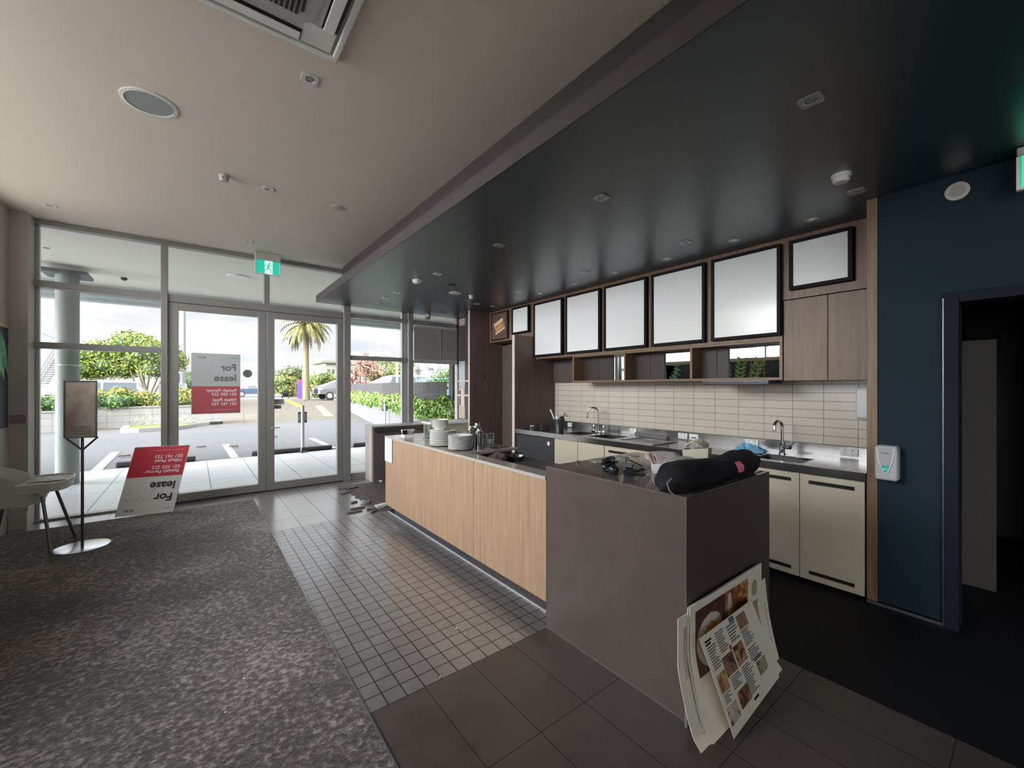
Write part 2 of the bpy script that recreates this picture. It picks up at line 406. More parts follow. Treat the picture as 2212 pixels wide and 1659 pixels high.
# walls
b = MB(); b.box(-1.66, -1.56, 2.45, 6.72, 0, 2.22); b.box(-1.66, -1.56, 2.45, 2.60, 2.22, ZC); b.box(-1.66, -1.56, 6.42, 6.72, 2.22, ZC); b.box(-1.66, -1.56, 2.60, 6.42, 3.32, ZC)
b.box(-1.66, -1.56, -3, -2.6, 0, ZC); b.box(-1.66, -1.56, -2.0, -1.3, 0, ZC); b.box(-1.66, -1.56, -1.3, 1.75, 0, ZC); b.box(-1.66, -1.56, -2.6, -2.0, 3.25, ZC); b.box(-1.66, -1.56, -2.6, -2.0, 0, 1.0); b.box(-1.66, -1.56, 1.75, 2.45, 3.25, ZC); b.box(-1.66, -1.56, 1.75, 2.45, 0, 1.2); b.box(-1.66, -1.425, 6.72, GY+.06, 0, ZC)
struct(b.build('wall_left', m_wallgrey, org=O0))
struct(MB().box(-1.559, -1.425, 6.69, 6.719, 0, .18, .004).build('baseboard_left', M('skirting_grey', (.42, .41, .38), .5)))
b = MB(); b.box(-1.9, -1.3, -3.1, -3.0, 0, ZC); b.box(2.7, 6.7, -3.1, -3.0, 0, ZC); b.box(-1.3, 2.7, -3.1, -3.0, 0, .25); b.box(-1.3, 2.7, -3.1, -3.0, 3.15, ZC)
struct(b.build('wall_back', m_walldim, org=O0))
b = MB()
for x in (-1.3, .0, 1.33, 2.65): b.box(x, x+.05, -3.09, -3.01, .25, 3.15)
f = struct(b.build('added_window_rear', m_frame))  # unseen rear glazing, added so surfaces facing the back catch some light
for x in (-1.25, .05, 1.38): MB().box(x, x+1.27, -3.06, -3.054, .25, 3.15).build('pane', m_glass, f)
struct(MB().box(-4, 7, -8.2, -3.11, 3.3, 3.4).build('ceiling_sun_block', m_walldim, org=O0))  # unseen roof added to keep direct sun out of the rear glazing
struct(MB().box(-1.9, 14, -14, -3.11, -.12, -.01).build('floor_rear', M('rear_paving', (.34, .33, .31), .8), org=O0))
struct(MB().box(4.57, 4.67, .70, GY, 0, ZB).build('wall_kitchen', m_walldim, org=O0))
DZ, DY0, DY1 = 2.085, -.62, .345
b = MB(); b.box(3.77, 3.90, DY1, .698, .03, ZB); b.box(3.77, 3.90, DY0, DY1, DZ, ZB); b.box(3.77, 3.90, -3, DY0, .0, ZB); b.box(3.90, 4.72, .60, .699, 0, ZB)
struct(b.build('wall_right', m_bluewall, org=O0))
struct(MB().box(3.760, 3.769, .36, .76, .003, .022).build('baseboard_right', m_trim))
# dark room past the doorway
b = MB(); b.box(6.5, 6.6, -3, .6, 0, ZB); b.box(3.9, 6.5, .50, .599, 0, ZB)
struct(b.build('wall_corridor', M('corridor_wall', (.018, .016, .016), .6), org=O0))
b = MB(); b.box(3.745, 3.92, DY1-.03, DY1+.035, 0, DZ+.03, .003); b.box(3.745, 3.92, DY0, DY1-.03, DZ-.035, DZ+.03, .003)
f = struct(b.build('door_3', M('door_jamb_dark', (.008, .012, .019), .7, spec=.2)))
MB().box(3.757, 3.762, DY1+.036, DY1+.041, .02, DZ).build('edge_bead', m_trim, f)
struct(MB().box(4.70, 4.76, pX(2152, 900, 4.7).y, .44, .0, 1.88, .004).build('door_4', M('door_leaf_olive', (.045, .04, .033), .6)))

# unseen side windows added for interior light, then the clerestory above the mural
b = MB(); b.box(-1.65, -1.57, -2.6, -2.55, 1.0, 3.25); b.box(-1.65, -1.57, -2.05, -2.0, 1.0, 3.25)
f = struct(b.build('added_window_side_back', m_frame)); MB().box(-1.615, -1.609, -2.55, -2.05, 1.0, 3.25).build('pane', m_glass, f)  # out of view; put in to light the posters and near ceiling
b = MB(); b.box(-1.65, -1.57, 1.75, 1.80, 1.2, 3.25); b.box(-1.65, -1.57, 2.40, 2.45, 1.2, 3.25)
f = struct(b.build('added_window_side', m_frame)); MB().box(-1.615, -1.609, 1.80, 2.40, 1.2, 3.25).build('pane', m_glass, f)  # unseen opening added to brighten the ceiling near the camera
b = MB()
for y in (2.60, 3.85, 5.12, 6.38): b.box(-1.65, -1.57, y, y+.04, 2.22, 3.32)
f = struct(b.build('window_5', m_frame))
for y in (2.64, 3.89, 5.16): MB().box(-1.615, -1.609, y, y+1.21, 2.22, 3.32).build('pane', m_glass, f)
struct(MB().box(-16, -1.9, -12, GY-.03, -.12, -.01).build('floor_bounce', M('bounce_ground', (.34, .33, .31), .8), org=O0))  # unseen ground added to bounce sunlight onto the ceiling from the left
# mural on the left wall (seen in the mirrors of the kitchen niche and at the picture's left edge)
m_mural = photo('mural_ground', [(.35, (.012, .02, .025)), (.6, (.03, .045, .05)), (.8, (.07, .08, .08))], 3., rough=.6)
mur = thing('leaf_mural', 'dark painted wall mural of green leaves with a gold top edge', 'mural', (-1.556, 4.8, 1.6))
MB().box(-1.559, -1.552, 2.6, 6.66, 1.10, 2.14).build('panel', m_mural, mur)
MB().box(-1.559, -1.545, 2.6, 6.66, 2.141, 2.165).build('gold_edge', M('gold_trim', (.62, .42, .18), .4, .3), mur)
m_lf1 = leafmat('mural_leaf_green', (.05, .28, .16), (.30, .62, .38), 7.)
def leafpoly(c, L, wd, ang, notch=False):
    pts = []
    for i in range(14):
        t = i/13.; w = math.sin(math.pi*t**.8)*wd
        pts.append((t*L, w))
    pts += [(x, -y) for x, y in reversed(pts[1:-1])]
    ca, sa = math.cos(ang), math.sin(ang)
    return [(-1.551, c[0]+x*ca-y*sa, c[1]+x*sa+y*ca) for x, y in pts]
b = MB()
for k in range(9):
    b.prism(leafpoly((6.42, 2.10), .62-.03*abs(k-4), .075, math.radians(178+k*15)), (-.001+.0002*k, 0, 0))
b.build('large_leaf', m_lf1, mur)
b = MB(); random.seed(3)
for s in range(3):
    y0, z0, a = 4.25+.22*s, 1.45, math.radians(112-14*s)
    for k in range(8):
        c = (y0+math.cos(a)*k*.10, z0+math.sin(a)*k*.10)
        for sgn in (-1, 1): b.prism(leafpoly(c, .17, .035, a+sgn*.9), (-.0008, 0, 0))
b.build('leaf_spray', leafmat('mural_leaf_pale', (.10, .34, .10), (.45, .62, .25), 9.), mur)
b = MB()
for y in (3.88, 4.02, 4.16): b.box(-1.5515, -1.549, y, y+.014, 1.1, 2.14)
for z in (1.6, 1.86, 2.06): b.box(-1.5515, -1.549, 3.84, 4.21, z, z+.014)
b.build('gold_grid', M('gold_trim', (.62, .42, .18)), mur)

# ------------------------------------------------------------------ shopfront: frames, glass, doors
def vframe(b, x0, x1, z0, z1, d0=-.05, d1=.07): b.box(x0, x1, GY+d0, GY+d1, z0, z1, .003, 1)
def pane(parent, x0, x1, z0, z1): return MB().box(x0, x1, GY+.010, GY+.016, z0, z1).build('pane', m_glass, parent)
XL, XA, XB, XC, XD, XE = -1.452, -.306, .835, 1.962, 3.065, 4.02
ZT, ZH = 3.365, 2.70   # top of glass, transom centre
b = MB(); vframe(b, XL, -1.424, 0, ZT); vframe(b, -.341, -.272, .005, ZT, -.07)
vframe(b, XL, -.341, ZT, ZC-.002); vframe(b, -1.424, -.341, 2.66, 2.735); vframe(b, -1.424, -.341, 1.965, 2.035); vframe(b, -1.424, -.341, 0, .022)
f = struct(b.build('window_1', m_frame))
pane(f, -1.424, -.341, 2.735, ZT); pane(f, -1.424, -.341, 2.035, 2.66); pane(f, -1.424, -.341, .022, 1.965)
MB().box(-1.424, -1.395, GY+.02, GY+.07, .022, ZT).build('outer_frame', m_frame_out, f)
# transoms over the doors
b = MB(); vframe(b, -.341, 2.017, ZT, ZC-.002); vframe(b, .80, .872, 2.735, ZT); vframe(b, -.271, 1.906, 2.634, 2.735); 
f = struct(b.build('window_2', m_frame))
pane(f, -.272, .80, 2.735, ZT); pane(f, .872, 1.907, 2.735, ZT)
b = MB(); b.box(-.272, 1.907, GY-.03, GY+.075, .0005, .012); struct(b.build('trim_3', M('threshold_dark', (.05, .05, .055), .35, .6)))
def door(n, x0, x1, hx, gx0, gx1):
    b = MB(); d = -.045
    vframe(b, x0, gx0, .014, 2.628, d, .045); vframe(b, gx1, x1, .014, 2.628, d, .045)
    vframe(b, gx0, gx1, .014, .122, d, .045); vframe(b, gx0, gx1, 2.54, 2.628, d, .045)
    f = struct(b.build('door_%d' % n, m_frame)); pane(f, gx0, gx1, .122, 2.54); return f
d1 = door(1, -.270, .828, 0, -.165, .728)
d2 = door(2, .836, 1.905, 0, .934, 1.814)
b = MB(); b.cyl((.90, GY-.05, .93), (.90, GY-.075, .93), .02); b.box(.905, 1.0, GY-.08, GY-.068, .92, .935, .003)
b.build('door_lock', m_chrome, d2)
b = MB(); b.box(-.26, .82, GY-.0455, GY-.047, .016, .022); b.build('door_sweep', m_black, d1)
# right bays
b = MB(); vframe(b, 1.908, 2.017, 0, ZT, -.07); vframe(b, 3.02, 3.11, 0, ZT, -.06); vframe(b, 2.018, 3.02, 2.67, 2.735); vframe(b, 2.018, 3.02, 1.975, 2.045)
vframe(b, 2.018, 4.3, ZT, ZC-.002); vframe(b, 2.018, 3.02, 0, .11)
f = struct(b.build('window_3', m_frame)); pane(f, 2.017, 3.02, 2.735, ZT); pane(f, 2.017, 3.02, 2.045, 2.67); pane(f, 2.017, 3.02, .11, 1.975)
MB().box(2.93, 3.02, GY+.02, GY+.09, .11, ZT).build('outer_frame', m_frame_out, f)
b = MB(); vframe(b, 3.111, 4.05, 2.655, 2.74); vframe(b, 3.111, 4.05, 1.97, 2.01); vframe(b, 3.111, 4.05, .02, .90); vframe(b, 4.0, 4.04, 2.01, ZT)
f = struct(b.build('window_4', m_frame)); pane(f, 3.11, 4.02, 2.74, ZT); pane(f, 3.11, 4.02, .90, 1.97)
# outer wall pieces that close the room above the lowered ceiling and past the shopfront
struct(MB().box(-9, -1.66, GY-.02, GY+.1, 0, ZC).build('wall_front', m_wallgrey, org=O0))
struct(MB().box(4.05, 9, GY-.0, GY+.1, 0, ZC).build('wall_front', m_wallgrey, org=O0))

# grey blind over the last bay
bl = thing('window_blind', 'dark grey panel blind covering the upper right window bay', 'blind', (3.545, 6.88, 2.0))
MB().box(3.112, 3.978, 6.885, 6.90, 2.03, 2.62, .002).build('panel', M('blind_fabric', (.24, .225, .215), .8), bl)
b = MB(); b.box(3.112, 3.985, 6.872, 6.905, 1.975, 2.035, .004); b.box(3.112, 3.985, 6.872, 6.905, 2.60, 2.632, .004); b.box(3.63, 3.645, 6.876, 6.884, 2.035, 2.60)
b.build('rail', M('blind_rail', (.36, .33, .30), .5), bl)

# return beside the last bay: pale timber lining with an inset glass strip
rt = thing('lining_panel', 'pinkish pale timber lining panel with slotted recess at the right end of the shopfront', 'panel', (4.06, 6.8, 0))
b = MB(); b.box(4.045, 4.07, 6.55, 6.90, .93, 2.84); b.build('lining', M('lining_pale', (.46, .37, .32), .5), rt)
MB().box(4.038, 4.044, 6.60, 6.88, 1.55, 2.02).build('inset_glass', M('glass_grey_strip', (.45, .48, .50), .15), rt)
MB().box(4.036, 4.044, 6.58, 6.89, 2.02, 2.70).build('dark_board', m_brown, rt)
b = MB(); b.box(4.036, 4.044, 6.62, 6.665, 1.18, 1.46, .003); b.box(4.036, 4.044, 6.82, 6.865, 1.18, 1.46, .003); b.build('slot', m_blackmat, rt)
MB().box(4.03, 4.044, 6.675, 6.81, 1.17, 1.47, .003).build('handle_board', M('lining_light', (.60, .50, .46), .5), rt)

# ------------------------------------------------------------------ building outside: canopy, column
m_canopy = M('canopy_plaster', (.80, .78, .69), .8, var=.05, scale=3., bump=.12, bscale=14)
m_fascia = M('canopy_fascia', (.55, .60, .62), .5, .2, .06)
b = MB(); b.box(-9, 9, GY+.121, 10.75, ZC+.001, ZC+.12)
b.box(-9, 9, GY+.121, 10.61, ZC+.13, ZC+.9)
struct(b.build('ceiling_canopy', m_canopy, org=O0))
b = MB(); b.box(-9, 9, 10.62, 10.80, 3.10, ZC+.8); b.box(-9, 9, 10.56, 10.62, 3.16, 3.20)
struct(b.build('trim_canopy', m_fascia))
struct(MB().box(-1.9, 9, -3.1, GY+.12, ZC+.13, ZC+.9).build('ceiling_roof', m_walldim, org=O0))
cl = thing('canopy_column', 'round grey concrete column with a dark square cap under the canopy', 'column', (-1.585, 9.42, 0))
b = MB(); b.cyl((-1.585, 9.42, 0), (-1.585, 9.42, 3.30), .135, n=32); b.build('shaft', M('column_grey', (.26, .285, .27), .6, var=.12, bump=.05), cl, True)
MB().box(-1.84, -1.33, 9.16, 9.68, 3.28, 3.335, .004).build('cap', M('cap_dark', (.10, .11, .115), .5), cl)
MB().cyl((-1.585, 9.42, 1.86), (-1.585, 9.42, 1.88), .138, n=32).build('joint_band', m_frame_out, cl, True)
# canopy lights
q = thing('canopy_light', 'round white disc light under the outdoor canopy', 'light', pz(515, 597, ZC))
MB().cyl(q.location-Vector((0, 0, .001)), q.location-Vector((0, 0, .02)), .16, n=32).build('disc', m_white, q)
q = thing('canopy_sensor', 'small dark round sensor under the outdoor canopy', 'sensor', pz(268, 600, ZC))
MB().ball(q.location-Vector((0, 0, .02)), .045, 14, (1, 1, .7)).build('dome', m_black, q)
q = thing('canopy_speaker', 'grey box loudspeaker under the canopy at the upper left', 'speaker', pY(101, 517, 8.3))
c = q.location
MB().box(c.x-.16, c.x+.10, c.y-.12, c.y+.12, c.z-.06, c.z+.10, .03, 3).build('case', M('speaker_grey', (.4, .4, .38), .6), q)
MB().box(c.x-.03, c.x+.03, c.y-.03, c.y+.03, c.z+.101, ZC).build('bracket', m_pole, q)
# ================================================================== OUTDOORS
def gz(y): return 0. if y < 19 else min(.45, (y-19)*.018)
m_terr = tiles('terrace_tile', (.38, .395, .41), (.13, .135, .14), .62, 1.24, .010, (.2, 7.1), rough=.35, var=.10, nscale=10, bump=.2)
m_asph = M('asphalt_grey', (.088, .090, .093), .9, var=.14, scale=2.2, bump=.3, bscale=60, spec=.2)
m_drive = M('drive_concrete', (.090, .081, .064), .9, var=.10, scale=3, bump=.2, bscale=40, spec=.2)
m_road = M('road_grey', (.095, .095, .098), .9, var=.06, scale=2)
struct(MB().box(-9, 9, GY+.071, 10.62, -.12, -.002).build('floor_terrace', m_terr, org=O0))
def strip(name, mat, x0, x1, ys, dz=0., kind=True, **k):
    g = [[(x0, y, gz(y)+dz), (x1, y, gz(y)+dz)] for y in ys]
    o = MB().sheet(g, (0, 0, -.1)).build(name, mat, org=O0); return struct(o) if kind else o
strip('floor_carpark', m_asph, -12, 9, [10.62, 15, 19, 20.2], -.01)
strip('floor_drive', m_drive, -60, 60, [20.2, 28, 36, 44], -.01)
strip('floor_road', m_road, -90, 120, [44, 60, 80, 200], -.01)
# parking lines (painted), wheel stops
def slab_line(name, p, q, w, mat, label, cat, h=.004, group=None):
    p = Vector(p); q = Vector(q); d = (q-p).normalized(); n = Vector((-d.y, d.x, 0))*w/2
    up = Vector((0, 0, h)); return tag(MB().prism([p-n, q-n, q+n, p+n], up).build(name, mat), label, cat, group)
m_line = M('road_paint_white', (.20, .20, .195), .7)
m_yel = M('road_paint_yellow', (.26, .16, .01), .7)
up = Vector((0, 0, -.006))
slab_line('parking_line', pz(487, 959)+up, pz(508, 989)+up, .16, m_line, 'painted white parking line seen through the left glass door', 'line')
slab_line('parking_line', pz(250, 976)+up, pz(208, 1016)+up, .16, m_line, 'faint painted white parking line behind the poster stand', 'line')
slab_line('parking_line', pz(672, 946)+up, pz(722, 968)+up, .16, m_line, 'painted white parking line to the right of the bollard sign', 'line')
slab_line('road_marking', Vector((7.2, 40, .38)), Vector((3.6, 42, .41)), .2, m_line, 'painted white line across the mouth of the driveway', 'line')
for a, c, l in (((618, 873), (650, 886), 'yellow painted arrow on the drive left of the bollard sign'), ((688, 883), (712, 902), 'long pale yellow painted line on the sunlit drive'),):
    p, q2 = pz(*a), pz(*c); p.z = q2.z = gz(p.y)+.0; slab_line('road_marking', Vector((p.x, p.y, gz(p.y))), Vector((q2.x, q2.y, gz(q2.y)-.005)), .45, m_yel if 'arrow' in l else M('paint_faded', (.16, .14, .09), .8), l, 'line', .01)
m_stop = M('wheel_stop_rubber', (.05, .05, .05), .7)
for x0, x1, l in ((-1.19, .02, 'black rubber wheel stop behind the leaning sale board'), (1.0, 2.70, 'black rubber wheel stop at the foot of the bollard sign'), (3.2, 4.6, 'black rubber wheel stop at the far right of the parking bays')):
    tag(MB().box(x0, x1, 10.74, 10.88, -.008, .10, .03, 2).build('wheel_stop', m_stop), l, 'wheel stop', 'wheel stops of the parking bays')
# leaves on the asphalt
m_dry = M('dry_leaf', (.10, .07, .05), .8)
for (px, py), l in zip(((1063/3.95, 800+738/3.95), (435, 967), (505, 966), (590, 945)), ('dark dead leaf on the asphalt behind the poster stand', 'dark dead leaf on the asphalt left of the parking line', 'dark dead leaf on the asphalt right of the parking line', 'dark dead leaf on the asphalt near the right door edge')):
    p = pz(px, py)
    g = [[(p.x+i*.05-.1, p.y+j*.04-.04, .012+.02*abs(j-1)+.01*(i % 2)) for i in range(5)] for j in range(3)]
    tag(MB().sheet(g, (0, 0, -.004)).build('dead_leaf', m_dry), l, 'leaf')

# bollard signs seen from behind
def bollard(px, py, ztop, sw, sh, szc, label, w=.035, zb=None):
    p = pz(px, py) if zb is None else zb; o = thing('bollard_sign', label, 'sign', (p.x, p.y, p.z-.003), 'sign plates on posts, seen from behind')
    MB().cyl(p, (p.x, p.y, ztop), w).build('post', M('post_galv', (.38, .39, .40), .45, .5), o, True)
    MB().lathe([(.10, 0), (.10, .012), (.055, .03), (.05, .10), (w, .12)], p).build('foot', m_black, o, True)
    MB().box(p.x-sw/2, p.x+sw/2, p.y+w, p.y+w+.004, szc-sh/2, szc+sh/2, .0018, 1).build('plate', M('plate_back', (.30, .32, .33), .5, .4), o)
    b = MB(); b.box(p.x-sw/2+.01, p.x+sw/2-.01, p.y+w-.012, p.y+w-.001, szc-sh/2+.02, szc-sh/2+.045); b.box(p.x-sw/2+.01, p.x+sw/2-.01, p.y+w-.012, p.y+w-.001, szc+sh/2-.045, szc+sh/2-.02)
    b.build('bracket', m_pole, o)
bollard(654, 977, 1.105, .20, .26, .82, 'grey post with a small square sign plate, seen through the right glass door')
bollard(861, 918, 1.16, .22, .32, .86, 'grey post with a sign plate before the ivy wall', .035, Vector((5.32, 14.2, -.01)))

# ------------------------------------------------------------------ greenery
def leaves(name, clumps, n, size, mat, parent=None, label=None, cat=None, flat=.5, seed=1, group=None, kind=None):
    rnd = random.Random(seed); b = MB(); tot = sum(r[0]*r[1]+r[1]*r[2]+r[0]*r[2] for c, r in clumps); vs = []; fs = []
    for c, r in clumps:
        k = int(n*(r[0]*r[1]+r[1]*r[2]+r[0]*r[2])/tot)
        for i in range(k):
            u = rnd.uniform(-1, 1); t = rnd.uniform(0, 6.283); q = math.sqrt(1-u*u); s = rnd.uniform(.62, 1.06)
            d = Vector((q*math.cos(t), q*math.sin(t), u)); p = Vector((c[0]+d.x*r[0]*s, c[1]+d.y*r[1]*s, c[2]+d.z*r[2]*s))
            nrm = (d+Vector((rnd.gauss(0, .6), rnd.gauss(0, .6), rnd.gauss(0, .6)))).normalized(); a = nrm.orthogonal().normalized(); w = nrm.cross(a)
            an = rnd.uniform(0, 6.28); a, w = a*math.cos(an)+w*math.sin(an), w*math.cos(an)-a*math.sin(an)
            L = size*rnd.uniform(.7, 1.3); j = len(vs)
            vs += [p-a*L, p+w*L*flat+nrm*L*.15, p+a*L, p-w*L*flat+nrm*L*.15]; fs += [(j, j+1, j+2), (j, j+2, j+3)]
    b.add(vs, fs)
    bm = b.bm; o = None
    me_mat = mat
    ob = b.build(name, me_mat, parent)
    if label: tag(ob, label, cat, group, kind)
    return ob
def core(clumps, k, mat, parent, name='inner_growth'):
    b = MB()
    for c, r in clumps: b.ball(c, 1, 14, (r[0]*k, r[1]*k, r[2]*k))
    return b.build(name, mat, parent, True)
g_bright = leafmat('leaf_bright', (.07, .12, .012), (.26, .31, .04))
g_mid = leafmat('leaf_mid', (.03, .09, .018), (.12, .21, .05))
g_yel = leafmat('leaf_yellowish', (.13, .17, .02), (.34, .33, .06))
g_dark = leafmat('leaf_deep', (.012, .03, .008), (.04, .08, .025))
g_ivy = leafmat('leaf_ivy', (.09, .20, .035), (.33, .46, .11), 5.)
m_bark = M('bark', (.15, .12, .08), .9, var=.3, scale=20, bump=.4)
m_wallw = tiles('block_wall_white', (.22, .22, .215), (.12, .12, .115), .62, .24, .012, (0, 0), 'XZ', .7, .05, 2., .2)
m_wallw2 = M('render_white', (.11, .112, .116), .7, var=.05, scale=2, bump=.1, bscale=20)

# long low block wall with hedges (left)
pw = thing('planter_wall', 'long low white block wall below the hedges', 'wall', (-5, 20.4, 0))
b = MB(); b.box(-11, -3.4, 20.25, 20.45, .0, .68); b.box(-3.4, .9, 20.85, 21.05, .02, .76); b.box(-3.5, -3.3, 20.25, 21.05, .0, .76)
b.build('block_course', m_wallw, pw)
b = MB(); b.box(-11, -3.35, 20.22, 20.48, .681, .72); b.box(-3.35, .95, 20.82, 21.08, .761, .80); b.build('capping', m_outwhite, pw)
h1 = thing('hedge', 'clipped dark green hedge behind the round column and poster stand', 'hedge', (-5, 21, .6))
cs = [((-8.3+i*.75, 21.05, .95), (.62, .42, .34)) for i in range(9)]
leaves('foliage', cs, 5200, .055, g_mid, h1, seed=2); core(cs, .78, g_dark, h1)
h2 = thing('hedge', 'loose yellow-green hedge right of the poster stand', 'hedge', (-1.5, 21.6, .6))
cs = [((-2.9+i*.62, 21.5, 1.02+.10*math.sin(i*1.7)), (.5, .42, .44)) for i in range(7)]
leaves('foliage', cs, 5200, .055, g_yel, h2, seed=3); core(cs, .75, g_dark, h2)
# big rounded tree
tr = thing('large_bush_tree', 'big rounded bright green tree with bare forked stems behind the white car', 'tree', (-3.2, 27.5, .2))
rnd = random.Random(5); cs = []
for px, py, r in ((190, 775, 1.1), (215, 765, 1.2), (240, 790, 1.2), (265, 760, 1.3), (285, 745, 1.25), (300, 775, 1.3), (325, 765, 1.2), (345, 775, 1.1), (240, 765, 1.0), (205, 800, .9), (270, 795, 1.0), (335, 795, 1.0), (310, 748, 1.0), (182, 800, .9), (355, 760, 1.0), (372, 780, 1.0)):
    cs.append((tuple(pd(px, py, 26.5+rnd.uniform(-.7, .7))), (r*.95, r*.8, r*.75)))
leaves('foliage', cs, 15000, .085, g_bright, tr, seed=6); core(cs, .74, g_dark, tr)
b = MB(); root = pd(318, 845, 26.5); root.z = .15
for px, py in ((282, 800), (297, 800), (312, 795), (325, 800), (345, 805), (300, 785), (352, 815)):
    q = pd(px, py, 26.3+rnd.uniform(-.4, .4)); mid = (root+q)/2+Vector((rnd.uniform(-.15, .15), 0, -.1)); b.tube([root, mid, q], [.09, .06, .035], 7)
b.build('stem', m_bark, tr, True)
# kerbed island with grass
isl = thing('kerb_island', 'curved kerb island with yellow-green grass by the car park', 'kerb', (-.6, 19.6, 0))
kp = [pz(259, 935), pz(300, 934), pz(345, 931), pz(385, 928), pz(425, 922), pz(455, 912), pz(470, 903), pz(466, 897), pz(440, 893), pz(380, 897), pz(320, 905), pz(288, 914)]
kp = [Vector((p.x, min(p.y, 20.60), 0)) for p in kp]
cen = sum(kp, Vector())/len(kp)
b = MB(); inner = [cen+(p-cen)*.86 for p in kp]; n = len(kp)
vs = [Vector((p.x, p.y, z)) for z in (-.01, .13) for p in kp]+[Vector((p.x, p.y, z)) for z in (.13, -.01) for p in inner]
b.add(vs, [(k*n+i, k*n+(i+1) % n, ((k+1) % 4)*n+(i+1) % n, ((k+1) % 4)*n+i) for k in range(4) for i in range(n)])
b.build('kerb', m_outwhite, isl)
MB().prism([Vector((p.x, p.y, .09)) for p in inner], (0, 0, .03)).build('grass', leafmat('grass_strip', (.06, .09, .01), (.15, .15, .025), 2.), isl)
leaves('dry_shrub', [((-1.4, 20.2, .33), (.5, .3, .2)), ((-.2, 20.3, .33), (.5, .3, .18))], 260, .035, M('dry_twigs', (.35, .33, .25), .8), isl, seed=8)

# right: white retaining wall, slat fence, ivy
def onw(y, x0=5.75): return 3.14+.165*y
rw = thing('retaining_wall', 'low smooth white retaining wall under the ivy at the right', 'wall', (5.8, 16, 0))
ys = [7.4, 10, 13, 16, 19, 22, 25.5]
MB().sheet([[(onw(y), y, -.02), (onw(y)+.02*0, y, .72)] for y in ys], (.2, 0, 0)).build('wall_face', m_wallw2, rw)
MB().sheet([[(onw(y)-.02, y, .721), (onw(y)+.22, y, .721)] for y in ys], (0, 0, .03)).build('coping', m_outwhite, rw)
fe = thing('slat_fence', 'dark grey vertical slat fence standing above the ivy wall', 'fence', (6, 16, .7))
b = MB(); y = 8.6; i = 0
while y < 25.3:
    x = onw(y)+.13; b.box(x, x+.016, y, y+.070+.02*(y > 16), .75, 1.655+.006*(y-8)); y += .150+.002*(y-8); i += 1
b.build('slat', M('fence_slat', (.035, .031, .031), .7, var=.1), fe)
b = MB()
for z in (.95, 1.5): b.tube([(onw(8.6)+.18, 8.6, z), (onw(25.3)+.18, 25.3, z+.06)], .025, 4)
b.build('rail', m_pole, fe)
fb = thing('fence_screen', 'pair of tall dark screen posts beside the right window edge', 'fence', (4.75, 7.9, .0))
for y0 in (7.75, 8.12):
    MB().box(onw(y0)+.12, onw(y0)+.17, y0, y0+.17, .74, 2.35).build('post', M('fence_slat', (.115, .105, .10)), fb)
iv = thing('ivy_hedge', 'bright green ivy hedge spilling over the white retaining wall', 'hedge', (5.6, 15, .8))
cs = [((onw(7.9+i*.55)+.02, 7.9+i*.55, .98+.07*math.sin(i*1.3)), (.22, .42, .27+.05*math.sin(i*2.1))) for i in range(32)]
leaves('foliage', cs, 15000, .042, g_ivy, iv, seed=9, flat=.7); core(cs, .72, g_dark, iv)

